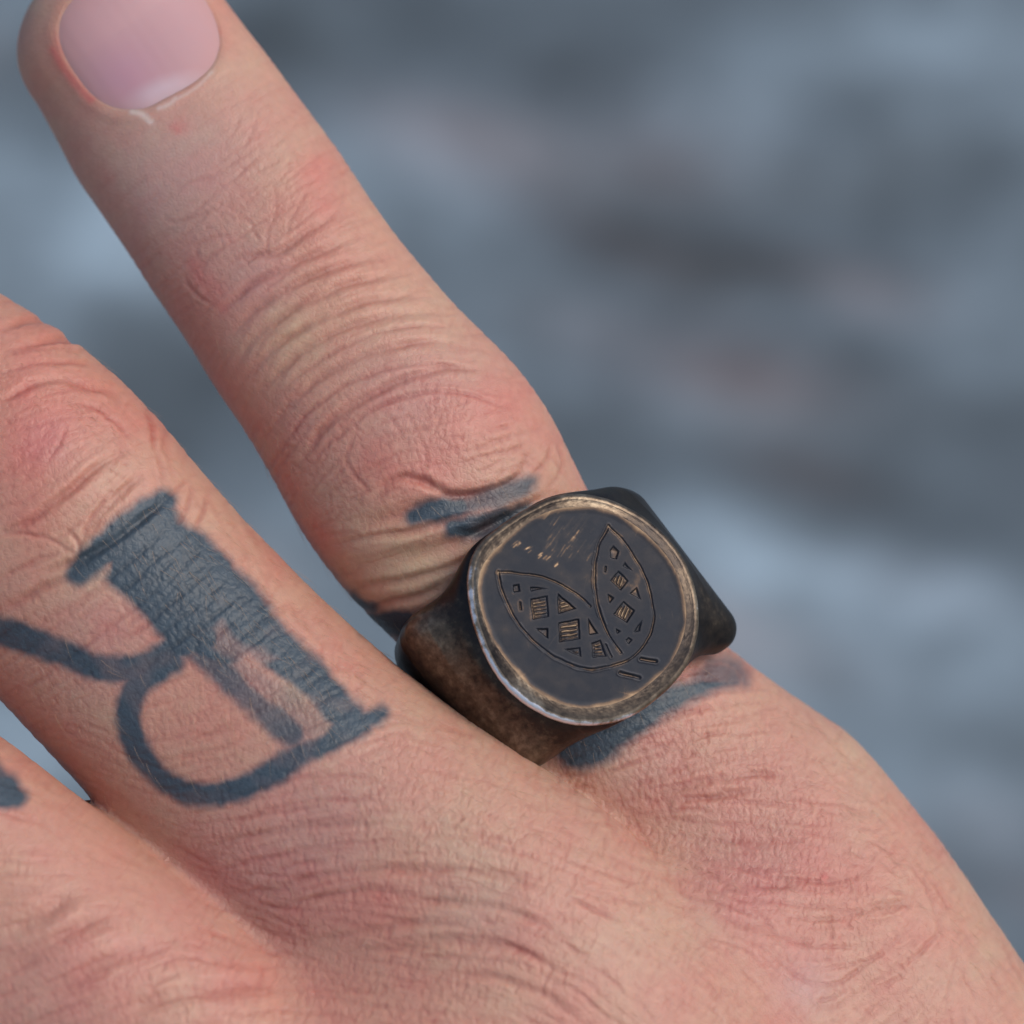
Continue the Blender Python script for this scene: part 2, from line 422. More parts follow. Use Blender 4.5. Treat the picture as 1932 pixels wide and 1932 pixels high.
# which way the fine lines run (degrees, picture sense) and how strong they are
ORI = [(300,300,-35,.25),(200,150,-35,.1),(480,420,-38,.75),(560,560,-38,.6),(470,700,-58,.5),(700,560,-20,.6),(850,640,0,.6),(700,650,-25,.6),(900,700,12,.6),
 (850,800,-8,.95),(600,850,-52,.9),(950,850,-20,.95),(700,960,-20,.9),(700,1050,-12,.6),(900,950,-14,.7),(850,1080,-20,.6),(660,1120,-6,.6),(1050,880,50,.6),
 (60,1040,-22,.7),(150,950,-40,.7),(60,800,-20,.8),(60,660,-8,.8),(200,700,5,.8),(310,830,75,.7),(380,930,65,.8),(250,1020,-42,1),(350,1100,-40,1.1),(450,1150,-37,1.1),(520,1220,-35,1.1),(600,1300,-32,1),
 (470,1050,60,.8),(600,1180,55,.8),(720,1280,45,.8),(100,1200,-35,.9),(60,1280,-30,.9),(200,1270,-35,.9),(450,1350,-27,.9),(350,1400,-15,.9),(200,1400,25,.7),(230,1480,20,.7),(550,1450,-12,.9),(680,1400,-25,.9),
 (450,1570,-14,1),(650,1530,-6,1),(800,1450,20,.8),(850,1550,12,.9),(950,1480,25,.9),(1050,1560,22,.9),(600,1650,-10,1),(800,1640,0,1),(950,1650,14,1),(1100,1650,22,1),
 (300,1650,28,.6),(150,1550,35,.6),(450,1740,25,1),(650,1780,12,1),(850,1780,5,1),(60,1650,0,.6),(100,1780,-28,.9),(250,1850,-18,.9),(500,1880,3,.9),(800,1900,8,1),(1050,1800,28,1),(1150,1900,40,.7),
 (1150,1430,-18,1.1),(1300,1400,-15,1.1),(1420,1380,-2,.8),(1250,1480,-10,1.1),(1450,1470,2,.9),(1350,1590,6,1),(1500,1560,3,.9),(1250,1620,20,1),(1600,1600,12,.8),(1400,1700,12,1),(1600,1700,-3,.9),(1550,1780,5,.9),
 (1300,1800,35,1),(1450,1870,50,.9),(1650,1850,-35,1),(1750,1800,-50,.9),(1550,1400,48,.8),(1700,1580,52,.9),(1820,1750,60,.9),(1880,1850,62,.7)]
oxy = surf([(a, b) for a, b, _, _ in ORI])[:, :2]
oan = -np.radians([c for _, _, c, _ in ORI]); oden = np.array([d for *_, d in ORI])
gn = 168
gx = np.linspace(-HALF, HALF, gn)
GXX, GYY = np.meshgrid(gx, gx, indexing='ij')
d2 = (GXX[..., None] - oxy[:, 0]) ** 2 + (GYY[..., None] - oxy[:, 1]) ** 2
wt = 1 / (d2 + 0.6) ** 2.2
wt /= wt.sum(-1, keepdims=True)
oc, os_, od = (wt * np.cos(2 * oan)).sum(-1), (wt * np.sin(2 * oan)).sum(-1), (wt * oden).sum(-1)
def gsample(img, x, y):
    a = np.clip((x + HALF) / (2 * HALF) * (gn - 1), 0, gn - 1.001); b = np.clip((y + HALF) / (2 * HALF) * (gn - 1), 0, gn - 1.001)
    i = a.astype(int); j = b.astype(int); a -= i; b -= j
    return (img[i, j] * (1 - a) * (1 - b) + img[i + 1, j] * a * (1 - b) + img[i, j + 1] * (1 - a) * b + img[i + 1, j + 1] * a * b)
def auto(N, lmin, lmax, w, depth, turn=0.0, spread=6, jit=0.05, pw=1.0):
    x0 = rng.uniform(-37, 37, N); y0 = rng.uniform(-37, 37, N)
    den = gsample(od, x0, y0)
    ds = 0.05
    L = rng.uniform(lmin, lmax, N)
    off = np.radians(turn + rng.normal(0, spread, N))
    dm = depth * den ** pw * rng.uniform(0.35, 1.15, N)
    for sgn in (1, -1):
        x, y = x0.copy(), y0.copy(); drift = off.copy()
        nst = int(lmax / 2 / ds)
        px_ = None
        for k in range(nst):
            t = k * ds / (L / 2)
            live = t < 1
            if not live.any(): break
            th = 0.5 * np.arctan2(gsample(os_, x, y), gsample(oc, x, y)) + drift
            dx, dy = np.cos(th), np.sin(th)
            if px_ is not None:
                fl = np.sign(dx * px_ + dy * py_); fl[fl == 0] = 1
                dx, dy = dx * fl, dy * fl
            else: dx, dy = dx * sgn, dy * sgn
            px_, py_ = dx, dy
            x = x + dx * ds; y = y + dy * ds
            drift = drift + rng.normal(0, jit, N)
            m = dm * (1 - t ** 2) * live
            bat[w][0].append(x[live]); bat[w][1].append(y[live])
            bat[w][2].append((m * SIG[w] * math.sqrt(2 * math.pi) * ds / CELL ** 2)[live])
def spaced_lines(sep):
    """long creases side by side that follow the field, with short cross lines between neighbours"""
    G = int(76 / (sep * .5)); occ = np.zeros((G, G), bool)
    cellp = lambda x, y: (min(G - 1, max(0, int((x + 38) / 76 * G))), min(G - 1, max(0, int((y + 38) / 76 * G))))
    C2, S2, DD = oc, os_, od
    def field(x, y):
        a = min(gn - 1.001, max(0, (x + HALF) / (2 * HALF) * (gn - 1))); b = min(gn - 1.001, max(0, (y + HALF) / (2 * HALF) * (gn - 1)))
        i, j = int(a + .5), int(b + .5)
        i = min(i, gn - 1); j = min(j, gn - 1)
        return C2[i, j], S2[i, j], DD[i, j]
    ds = 0.08; made = 0
    for _ in range(12000):
        x0, y0 = rng.uniform(-37, 37), rng.uniform(-37, 37)
        c_ = cellp(x0, y0)
        if occ[c_]: continue
        c, s_, dn_ = field(x0, y0)
        if rng.random() > dn_ * 1.1: continue
        half = rng.uniform(3.0, 10.0); path = []
        own = set()
        jit = rng.normal(0, .04)
        for sg in (1, -1):
            x, y, pxx, pyy = x0, y0, None, None
            pts = []
            for k in range(int(half / ds)):
                c, s_, dn_ = field(x, y)
                th = .5 * math.atan2(s_, c) + jit
                dx, dy = math.cos(th), math.sin(th)
                if pxx is None: dx, dy = dx * sg, dy * sg
                elif dx * pxx + dy * pyy < 0: dx, dy = -dx, -dy
                pxx, pyy = dx, dy
                x += dx * ds; y += dy * ds
                cc = cellp(x, y)
                if cc not in own and occ[cc]: break
                own.add(cc); pts.append((x, y, dn_))
            path = pts[::-1] + path if sg == -1 else pts
        if len(path) < 14: continue
        A = np.array(path); n = len(A); t = np.linspace(0, 1, n)
        for cc in own:
            occ[max(0, cc[0] - 1):cc[0] + 1, max(0, cc[1] - 1):cc[1] + 1] = True
        amp = rng.uniform(.5, 1.2)
        L = t * n * ds; p1, p2 = rng.uniform(0, 6.3, 2)
        nx_ = -np.gradient(A[:, 1]); ny_ = np.gradient(A[:, 0]); nl = np.hypot(nx_, ny_) + 1e-9
        wv_ = .06 * np.sin(L * 1.8 + p1) + .03 * np.sin(L * 5.1 + p2)
        X, Y = A[:, 0] - ny_ * 0 + nx_ / nl * wv_, A[:, 1] + ny_ / nl * wv_
        env = np.minimum(1, np.minimum(t, 1 - t) / .35) * (.75 + .25 * np.sin(L * 1.4 + p2))
        wd = 1 if amp > .8 else 0
        m = LINE_DEPTH * amp * np.minimum(A[:, 2], 1.1) * env
        # denser samples
        f2 = lambda q: np.interp(np.arange(0, n - 1, .5), np.arange(n), q)
        bat[wd][0].append(f2(X)); bat[wd][1].append(f2(Y)); bat[wd][2].append(f2(m) * SIG[wd] * math.sqrt(2 * math.pi) * ds * .5 / CELL ** 2)
        k = rng.uniform(2, 8)
        while k < n - 3:
            i = int(k); side_ = rng.choice([-1, 1]); l_ = sep * rng.uniform(.5, 1.1)
            tt_ = np.arange(0, l_, .04); sk = rng.normal(0, .35)
            ux, uy = nx_[i] / nl[i], ny_[i] / nl[i]
            ux, uy = (ux * math.cos(sk) - uy * math.sin(sk)) * side_, (ux * math.sin(sk) + uy * math.cos(sk)) * side_
            bat[0][0].append(X[i] + ux * tt_); bat[0][1].append(Y[i] + uy * tt_)
            bat[0][2].append(np.full(len(tt_), .05 * rng.uniform(.4, 1.2) * min(1.1, A[i, 2]) ** 1.6 * SIG[0] * math.sqrt(2 * math.pi) * .04 / CELL ** 2))
            k += rng.uniform(4, 12)
        made += 1
    return made
LINE_DEPTH = 0.088
spaced_lines(0.95)
LINE_DEPTH = 0.06
spaced_lines(0.55)
auto(500, 1.5, 6, 0, 0.06, 0, 5, 0.03)
auto(2500, 0.5, 1.8, 0, 0.03, 0, 15, 0.06)
auto(2500, 0.5, 1.8, 0, 0.028, 65, 12, 0.06, 2)
auto(2500, 0.5, 1.6, 0, 0.024, -50, 14, 0.06, 2)
relief = np.zeros((NC, NC)); crs = np.zeros((NC, NC))
for k, s in enumerate(SIG):
    if not bat[k][0]: continue
    splat(acc[k], np.concatenate(bat[k][0]), np.concatenate(bat[k][1]), np.concatenate(bat[k][2]))
    a = blur(acc[k], s)
    if k >= 2: a *= 1.95
    cap = [0.13, 0.28, 0.5, 0.7][k]
    a = cap * np.tanh(a / cap)
    gk = [.62, .85, 1, 1][k]
    relief -= a * gk
    relief += blur(a, s * 3.0) * 1.2 * gk      # skin swells between the lines
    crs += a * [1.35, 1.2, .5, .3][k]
def cells(sp, warp, stretch=1.0):
    wx, wy = warp * fnoise(0.7), warp * fnoise(0.7)
    u, v = (CX * .82 - CY * .57 + wx) / (sp * stretch), (CX * .57 + CY * .82 + wy) / sp
    iu, iv = np.floor(u).astype(int), np.floor(v).astype(int)
    M_ = 512; jx, jy = rng.uniform(0, 1, (M_, M_)), rng.uniform(0, 1, (M_, M_))
    f1 = np.full(u.shape, 9.0); f2 = f1.copy()
    for a in (-1, 0, 1):
        for b_ in (-1, 0, 1):
            a_i, b_i = (iu + a) % M_, (iv + b_) % M_
            dd = np.hypot(iu + a + jx[a_i, b_i] - u, iv + b_ + jy[a_i, b_i] - v)
            f2 = np.minimum(f2, np.maximum(f1, dd)); f1 = np.minimum(f1, dd)
    return np.exp(-((f2 - f1) * sp / 2 / 0.055) ** 2)
dens = np.clip(gsample(od, CX.ravel(), CY.ravel()).reshape(CX.shape), 0, 1.1)
patch = np.clip(.6 + .5 * fnoise(2.5), .05, 1.3)
net = 0.012 * dens * patch * cells(0.55, 0.12, 1.6) + 0.014 * dens ** 1.5 * cells(0.95, 0.25, 2.2)
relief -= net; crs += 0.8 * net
relief = 1.05 * relief + 0.03 * fnoise(1.4)

def seg_d(x, y, A, B):
    A = np.asarray(A); B = np.asarray(B); d = B - A
    t = np.clip(((x - A[0]) * d[0] + (y - A[1]) * d[1]) / max(d @ d, 1e-12), 0, 1)
    return np.hypot(x - A[0] - t * d[0], y - A[1] - t * d[1])
def poly_sd(x, y, Q):
    Q = np.asarray(Q); dmin = np.full(x.shape, 1e9); inside = np.zeros(x.shape, bool)
    for i in range(len(Q)):
        a, b = Q[i], Q[(i + 1) % len(Q)]
        dmin = np.minimum(dmin, seg_d(x, y, a, b))
        c = ((a[1] > y) != (b[1] > y))
        xi = (b[0] - a[0]) * (y - a[1]) / (b[1] - a[1] if b[1] != a[1] else 1e-9) + a[0]
        inside ^= c & (x < xi)
    return np.where(inside, -dmin, dmin)

# tattoo ink
ink = np.zeros((NC, NC))
wob = 0.06 * fnoise(0.6) + 0.05 * fnoise(0.2)
def window(Q, pad):
    lo = np.maximum(((Q.min(0) - pad + HALF) / CELL).astype(int), 0); hi = np.minimum(((Q.max(0) + pad + HALF) / CELL).astype(int), NC)
    return slice(lo[0], hi[0]), slice(lo[1], hi[1])
def ink_stroke(P, wd, a=0.9, soft=0.45):
    P3 = surf(P)[:, :2]
    wd = np.broadcast_to(np.asarray(wd, float), (len(P3),)) * 1.18 * K / 2
    C = catmull(np.concatenate([P3, wd[:, None]], 1), 10)
    s = window(C[:, :2], 3)
    x, y = CX[s], CY[s]
    d = np.full(x.shape, 1e9)
    for i in range(len(C) - 1): d = np.minimum(d, seg_d(x, y, C[i, :2], C[i + 1, :2]) - (C[i, 2] + C[i + 1, 2]) / 2)
    v = a * (1 - sstep(-soft, soft, d + wob[s]))
    ink[s] = np.maximum(ink[s], v)
def ink_poly(P, a=0.9, soft=0.5, cut=False):
    Q = surf(P)[:, :2]; s = window(Q, 3)
    d = poly_sd(CX[s], CY[s], Q)
    v = (1 - sstep(-soft, soft, d + wob[s]))
    if cut: ink[s] *= 1 - a * v
    else: ink[s] = np.maximum(ink[s], a * v)
Z5 = lambda pts: [(x * .427, 900 + y * .427) for x, y in pts]
ink_poly(Z5([(500,300),(620,150),(730,75),(800,190),(900,260),(1000,345),(1120,470),(1230,620),(1340,740),(1430,830),(1530,950),(1610,1020),(1640,1100),(1540,1130),
             (1430,1080),(1350,980),(1250,900),(1180,860),(1100,800),(1000,840),(870,790),(760,770),(680,680),(615,590),(540,520),(470,450)]), .88)
ink_poly(Z5([(880,700),(980,640),(1100,740),(1230,800),(1130,850),(1000,800)]), .35, .5, cut=True)
ink_poly(Z5([(1150,880),(1260,910),(1360,980),(1420,1070),(1380,1110),(1300,1060),(1220,970)]), .42, .5, cut=True)
ink_poly(Z5([(900,740),(1150,830),(1420,1000),(1540,1130),(1350,1180),(1240,1100),(1080,930)]), .4, .7)
ink_stroke(Z5([(340,420),(450,330),(600,200),(720,110)]), [38,50,54,40], .88)
ink_stroke(Z5([(1500,1130),(1600,1080),(1690,1050)]), [40,34,22], .8)
ink_stroke(Z5([(880,760),(1000,880),(1130,1000),(1290,1130)]), 44, .72, .5)
ink_stroke(Z5([(-60,660),(60,700),(180,745),(300,790),(430,845),(560,850),(680,810),(790,745),(900,700)]), [48,48,46,44,44,44,44,48,50], .8, .4)
ink_stroke(Z5([(760,810),(660,870),(590,950),(570,1060),(600,1180),(660,1280),(760,1360),(880,1405),(1000,1395),(1130,1350),(1260,1270),(1380,1200),(1500,1150),(1600,1100)]),
           [44,44,44,42,42,42,42,42,42,40,38,34,34,36], .8, .4)
ink_stroke([(-30,1480),(5,1495),(32,1505)], [50,46,30], .85, .4)
ink_stroke([(-30,1440),(10,1480)], 30, .8, .4)
Z1 = lambda pts: [(712.5 + x * .3688, 885 + y * .3688) for x, y in pts]
ink_stroke(Z1([(180,245),(300,215),(430,190)]), [26,38,34], .85, .5)
ink_stroke(Z1([(430,190),(600,150),(720,100),(790,60)]), [26,40,34,12], .72, .5)
ink_stroke(Z1([(400,300),(500,290),(640,250),(760,200)]), [32,46,40,24], .85, .5)
ink_stroke(Z1([(430,330),(560,320),(640,300)]), [16,34,30], .85, .5)
ink_stroke(Z1([(-10,790),(100,790),(240,800)]), [40,46,50], .92, .5)
ink_stroke(Z1([(-120,650),(-80,690),(-20,720)]), [16,20,18], .75, .4)
ink_stroke(Z1([(985,1440),(1040,1420),(1100,1390),(1250,1300),(1400,1220),(1550,1150),(1700,1110),(1840,1090)]), [50,78,80,66,52,40,24,10], .9, .7)
ink_poly(Z1([(1540,1110),(1680,985),(1780,975),(1850,1010),(1890,1085),(1830,1125),(1650,1160)]), .6, .6)
ink_stroke(Z1([(1700,985),(1790,990),(1860,1040),(1880,1090)]), [16,22,22,14], .6, .7)
ink = np.clip(ink * (1.02 + 0.05 * fnoise(0.5)), 0, 1)

# blood colour under the skin: redder over joints, paler where it is stretched
mott = [np.zeros((NC, NC)) for _ in range(3)]      # red, pale-yellow, violet
def blob(ch, px, py, r, a, sq=1.0, ang=0):
    c = surf([(px, py)])[0]; r = r * K
    s = window(np.array([c[:2]]), r * 2.8)
    t = -math.radians(ang); dx, dy = CX[s] - c[0], CY[s] - c[1]
    u, v = dx * math.cos(t) + dy * math.sin(t), (-dx * math.sin(t) + dy * math.cos(t)) * sq
    mott[ch][s] += a * np.exp(-(u * u + v * v) / (r * r))
for b in [(0,60,860,90,1.0),(0,150,760,90,.6),(0,220,700,70,.5),(0,60,990,60,.6),(0,30,700,80,.5),(0,300,800,60,.5),(0,880,790,90,.9,1.5,-20),(0,800,900,70,.6),(0,700,880,60,.4),
          (0,590,320,40,.9),(0,610,400,40,.7),(0,400,540,40,.9,2,45),(0,340,240,22,.8),(0,560,1010,50,.3),(0,500,760,60,.3),(0,1500,1650,160,.3,2,0),(0,1420,1560,120,.2),
          (0,560,1030,50,.5),(0,1650,1780,100,.3),(0,700,1700,130,.4,2,10),(0,150,1820,120,.35),(0,600,1880,140,.3),(0,450,1600,100,.3),(0,560,1340,40,.2),
          (0,385,1380,80,.35),(0,250,1180,50,.3),(0,1000,1250,40,.3),(0,610,1010,40,.7,2,60),(0,540,900,40,.5,2,60),(0,200,330,40,.4,2.5,60),(0,400,0,50,.7),(0,115,90,24,.9,2,80),(0,150,155,22,.9,2,50),(0,1556,1655,7,1.2),
          (1,780,1080,90,1.7,1.3,-20),(1,700,1130,60,.8),(1,720,1000,70,.7),(1,560,640,120,.8,2,-40),(1,480,760,60,.6),(1,740,520,100,.6),(1,800,600,90,.4),(1,100,1000,70,.3),(1,560,1300,50,.9,2,40),(1,620,1340,40,.7),
          (1,1120,1460,90,.5,2,-20),(1,820,1560,130,.35),(1,430,1560,90,.2),(1,120,1160,80,.5),(1,1290,1760,80,.6,1.5,30),(1,900,1620,120,.35),(1,700,400,50,.5),(1,830,930,60,.3,2,0),
          (2,330,320,160,.8),(2,480,520,80,.5),(2,90,830,50,.5),(2,1400,1650,140,.4),(2,600,1560,160,.45),(2,200,1200,100,.5),(2,1200,1420,100,.4),(2,1520,1860,60,.7),(2,900,1700,120,.3),(2,100,1880,140,.3),(2,780,740,120,.4),(2,420,1680,120,.3)]:
    blob(*b)
white = np.zeros((NC, NC))
def mark(img, P, wd, a):
    C = catmull(surf(P)[:, :2], 8); s = window(C, 1.5); d = np.full(CX[s].shape, 9.0)
    for i in range(len(C) - 1): d = np.minimum(d, seg_d(CX[s], CY[s], C[i], C[i + 1]))
    img[s] = np.maximum(img[s], a * np.exp(-(d / (wd * K)) ** 2))
mark(white, [(250,211),(268,216),(284,230)], 6, .5); mark(white, [(300,205),(318,198),(332,186)], 5, .4); mark(white, [(330,190),(370,166),(400,136)], 4, .3)
mark(mott[0], [(100,95),(118,125),(145,160),(172,188)], 9, 1.5); mark(mott[0], [(385,-5),(400,30),(412,60)], 9, .9); mark(mott[0], [(330,240),(336,245)], 12, 1.2)
mark(mott[0], [(365,500),(380,530),(400,560),(420,580)], 16, .9)
n1, n2, n3 = fnoise(1.8), fnoise(0.6), fnoise(0.25)
mott[0] += 0.11 * n1 + 0.08 * fnoise(1.0) + 0.06 * n2 + 0.04 * n3
mott[1] += 0.13 * fnoise(1.3) + 0.08 * fnoise(0.45)

def skin_colour(x, y, up):
    r, g, v = (sample(m, x, y) for m in mott)
    c = sample(crs, x, y); k = sample(ink, x, y)
    r, g, v, c, k = (a * up for a in (r, g, v, c, k))
    base = np.array([0.515, 0.275, 0.198])
    col = np.broadcast_to(base, (len(x), 3)).copy()
    col *= 1 + np.outer(np.clip(r, -.6, 1.6), [0.04, -0.22, -0.18])
    col *= 1 + np.outer(np.clip(g, -.5, 1.6), [0.02, 0.22, 0.14])
    col *= 1 + np.outer(v, [-0.05, -0.02, 0.22])
    col *= 1 - np.outer(np.clip(c, 0, .3), [0.7, 1.6, 1.6])  # creases darkened and reddened in the colour, for bounced light and blood
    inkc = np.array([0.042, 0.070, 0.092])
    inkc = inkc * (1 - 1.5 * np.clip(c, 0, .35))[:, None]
    k = np.clip(k * 1.18, 0, .985)
    wh = sample(white, x, y)[:, None]
    col = col * (1 - wh) + np.array([.72, .66, .6]) * wh
    return np.clip(col * (1 - k)[:, None] + inkc * k[:, None], 0.008, 1), k

# nail outline
NAILP = [(270,207),(217,206),(175,184),(144,149),(116,101),(107,55),(122,12),(155,-20),(210,-52),(280,-62),(345,-45),(385,-10),(406,25),(417,60),(417,92),(402,126),(366,158),(312,188)]
NAIL = catmull(surf(NAILP)[:, :2], 8, closed=True)
sN = window(NAIL, 3)
nsd = np.full((NC, NC), 9.0); nsd[sN] = poly_sd(CX[sN], CY[sN], NAIL)
nb = surf([(270, 207)])[0][:2]
proxw = np.exp(-((CX - nb[0]) ** 2 + (CY - nb[1]) ** 2) / 5.0 ** 2)
relief = np.where(nsd < 9, relief * sstep(-.1, .8, nsd), relief)
relief += -0.16 * (1 - sstep(-0.3, 0.1, nsd)) + (0.05 + 0.03 * proxw) * np.exp(-((nsd - 0.5) / 0.4) ** 2)

# ------------------------------------------------------------------ materials
def new_mat(name):
    m = bpy.data.materials.new(name); m.use_nodes = True
    nt = m.node_tree
    b = nt.nodes["Principled BSDF"]
    return m, nt, b
def N(nt, t, **kw):
    n = nt.nodes.new(t)
    for k, v in kw.items():
        if k in n.inputs: n.inputs[k].default_value = v
        else: setattr(n, k, v)
    return n

m_skin, nt, b = new_mat("skin")
at = N(nt, "ShaderNodeAttribute", attribute_name="tone")
tc = N(nt, "ShaderNodeTexCoord")
vo = N(nt, "ShaderNodeTexVoronoi", Scale=3000.0, Randomness=1.0, feature='DISTANCE_TO_EDGE')
no = N(nt, "ShaderNodeTexNoise", Scale=4200.0, Detail=3.0)
nt.links.new(tc.outputs["Object"], vo.inputs["Vector"]); nt.links.new(tc.outputs["Object"], no.inputs["Vector"])
ad = N(nt, "ShaderNodeMath", operation='ADD')
cl = N(nt, "ShaderNodeMapRange", interpolation_type='SMOOTHSTEP'); cl.inputs["From Max"].default_value = 0.22
nt.links.new(vo.outputs["Distance"], cl.inputs["Value"])
nt.links.new(cl.outputs[0], ad.inputs[0]); nt.links.new(no.outputs["Fac"], ad.inputs[1])
bu = N(nt, "ShaderNodeBump", Strength=0.4, Distance=0.00003)
nt.links.new(ad.outputs[0], bu.inputs["Height"])
nt.links.new(bu.outputs[0], b.inputs["Normal"])
fine = N(nt, "ShaderNodeTexNoise", Scale=1500.0, Detail=4.0)
nt.links.new(tc.outputs["Object"], fine.inputs["Vector"])
mr = N(nt, "ShaderNodeMapRange"); mr.inputs["To Min"].default_value = 0.88; mr.inputs["To Max"].default_value = 1.12
nt.links.new(fine.outputs["Fac"], mr.inputs["Value"])
mx = N(nt, "ShaderNodeVectorMath", operation='SCALE')
nt.links.new(at.outputs["Color"], mx.inputs[0]); nt.links.new(mr.outputs[0], mx.inputs["Scale"])
nt.links.new(mx.outputs[0], b.inputs["Base Color"])
ia = N(nt, "ShaderNodeAttribute", attribute_name="ink")
im = N(nt, "ShaderNodeMapRange"); im.inputs["To Min"].default_value = 0.5; im.inputs["To Max"].default_value = 0.06
nt.links.new(ia.outputs["Fac"], im.inputs["Value"]); nt.links.new(im.outputs[0], b.inputs["Subsurface Weight"])
b.inputs["Subsurface Radius"].default_value = (1.0, 0.32, 0.18)
b.inputs["Subsurface Scale"].default_value = 0.0012
b.inputs["Roughness"].default_value = 0.48
b.inputs["Specular IOR Level"].default_value = 0.46

m_hair, nt, b = new_mat("fine_hair")
b.inputs["Base Color"].default_value = (0.62, 0.42, 0.27, 1); b.inputs["Roughness"].default_value = 0.4
b.inputs["Alpha"].default_value = 0.55

m_nail, nt, b = new_mat("nail")
at = N(nt, "ShaderNodeAttribute", attribute_name="tone")
nt.links.new(at.outputs["Color"], b.inputs["Base Color"])
b.inputs["Subsurface Weight"].default_value = 0.4
b.inputs["Subsurface Radius"].default_value = (1.0, 0.4, 0.3)
b.inputs["Subsurface Scale"].default_value = 0.001
b.inputs["Roughness"].default_value = 0.6
b.inputs["Specular IOR Level"].default_value = 0.35

# ------------------------------------------------------------------ the hand
V, F = surface_nets(hand_f, (-110, -140, -66), (72, 62, 24), 0.6)
V = project(hand_f, V, 3)
fc = V[F].mean(1)
g = grad(hand_f, fc); g /= np.linalg.norm(g, axis=1, keepdims=True)
pxy = fc[:, :2] / (1 - fc[:, 2:3] / D)
HF = FRAME / 2
inframe = (np.abs(pxy[:, 0]) < HF + 2.5) & (np.abs(pxy[:, 1]) < HF + 2.5) & (g[:, 2] > -0.35) & (fc[:, 2] > -24)
def finish(V, fine):
    g = grad(hand_f, V); g /= np.maximum(np.linalg.norm(g, axis=1, keepdims=True), 1e-6)
    up = sstep(-0.5, 0.08, g[:, 2])
    up_c = sstep(-0.5, 0.0, g[:, 2])
    inside = sstep(41, 37, np.maximum(np.abs(V[:, 0]), np.abs(V[:, 1])))
    d = sample(relief, V[:, 0], V[:, 1]) * up * inside
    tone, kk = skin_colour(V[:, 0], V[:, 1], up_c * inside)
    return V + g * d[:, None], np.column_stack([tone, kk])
Vf, Ff = subdiv(V, F[inframe], 2)
Vf = project(hand_f, Vf, 1)
Vf, Ff = subdiv(Vf, Ff, 4)
Vf, tf = finish(Vf, True)
Vc, tcn = finish(V, False)
rest = F[~inframe]
VV = np.concatenate([Vf, Vc]); FF = np.concatenate([Ff, rest + len(Vf)])
used = np.zeros(len(VV), bool); used[FF.ravel()] = True
remap = np.cumsum(used) - 1
VV, FF, TT = VV[used], remap[FF], np.concatenate([tf, tcn])[used]
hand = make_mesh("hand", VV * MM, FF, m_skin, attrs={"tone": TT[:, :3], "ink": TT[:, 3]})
hand.matrix_world = M_HAND
tag(hand, "tattooed hand with pink knuckles, little finger stretched out wearing the dark signet ring", "hand")

# downy hair on the fingers and the back of the hand
HB = [((300,820),(760,1300),95,260,(.62,.78)), ((60,620),(300,820),60,60,(.5,.85)), ((200,1000),(700,1500),170,260,(.35,.93)), ((700,1350),(1500,1750),170,340,(.5,.86)),
      ((1450,1300),(1900,1800),50,160,(.66,.75)), ((650,950),(900,1000),90,60,(.45,.9))]
roots = []; dirs = []
for A, B, sp, cnt_, dd in HB:
    t = rng.uniform(0, 1, cnt_)[:, None]
    roots.append(np.array(A) * (1 - t) + np.array(B) * t + rng.normal(0, sp, (cnt_, 2)))
    dirs.append(np.tile([dd[0], -dd[1], 0.0], (cnt_, 1)))
roots = surf(np.concatenate(roots)); dirs = np.concatenate(dirs)
ok = np.abs(hand_f(roots)) < 0.3; roots, dirs = roots[ok], dirs[ok]
roots = project(hand_f, roots, 2)
gh = grad(hand_f, roots); gh /= np.linalg.norm(gh, axis=1, keepdims=True)
n_h = len(roots); Lh = rng.uniform(0.8, 2.2, n_h)[:, None]
dirs = dirs + rng.normal(0, .22, (n_h, 3)); dirs -= gh * (dirs * gh).sum(1, keepdims=True); dirs /= np.linalg.norm(dirs, axis=1, keepdims=True)
sd3 = np.cross(gh, dirs); HVs = []
for k in range(5):
    t = k / 4
    c = roots + dirs * Lh * t + gh * (Lh * (0.38 * t - 0.22 * t * t) - 0.02) + sd3 * Lh * .12 * t * t
    rad = 0.013 * (1 - t * .85)
    for a in range(3):
        an_ = a * 2 * math.pi / 3
        HVs.append(c + rad * (sd3 * math.cos(an_) + gh * math.sin(an_)))
HV = np.stack(HVs, 1).reshape(-1, 3)
hf = []
for k in range(4):
    for a in range(3):
        a2 = (a + 1) % 3
        hf.append([k * 3 + a, k * 3 + a2, k * 3 + 3 + a2, k * 3 + 3 + a])
HFc = (np.array(hf)[None] + (np.arange(n_h) * 15)[:, None, None]).reshape(-1, 4)
hair = make_mesh("fine_hair", HV * MM, HFc, m_hair, parent=hand)
tag(hair, "pale downy hair on the fingers", kind="stuff")

# fingernail
cen = NAIL.mean(0)
nth, nr = len(NAIL), 46
tt = np.concatenate([np.linspace(0, 1, nr) ** 0.9, [1.0]])
Q = cen + (NAIL - cen)[None] * tt[:, None, None]
q = Q.reshape(-1, 2)
zs = np.arange(0, -24, -0.5)
vv = PINKY.f(np.stack([np.repeat(q[:, 0], len(zs)), np.repeat(q[:, 1], len(zs)), np.tile(zs, len(q))], 1)).reshape(len(q), -1)
ii = (vv < 0).argmax(1); r_ = np.arange(len(q)); pv = np.maximum(ii - 1, 0)
zz = zs[pv] + (zs[ii] - zs[pv]) * np.clip(vv[r_, pv] / (vv[r_, pv] - vv[r_, ii] + 1e-9), 0, 1)
P3 = np.column_stack([q, zz]); P3 = project(PINKY.f, P3, 2)
gn_ = grad(PINKY.f, P3); gn_ /= np.linalg.norm(gn_, axis=1, keepdims=True)
tq = np.repeat(tt, nth)
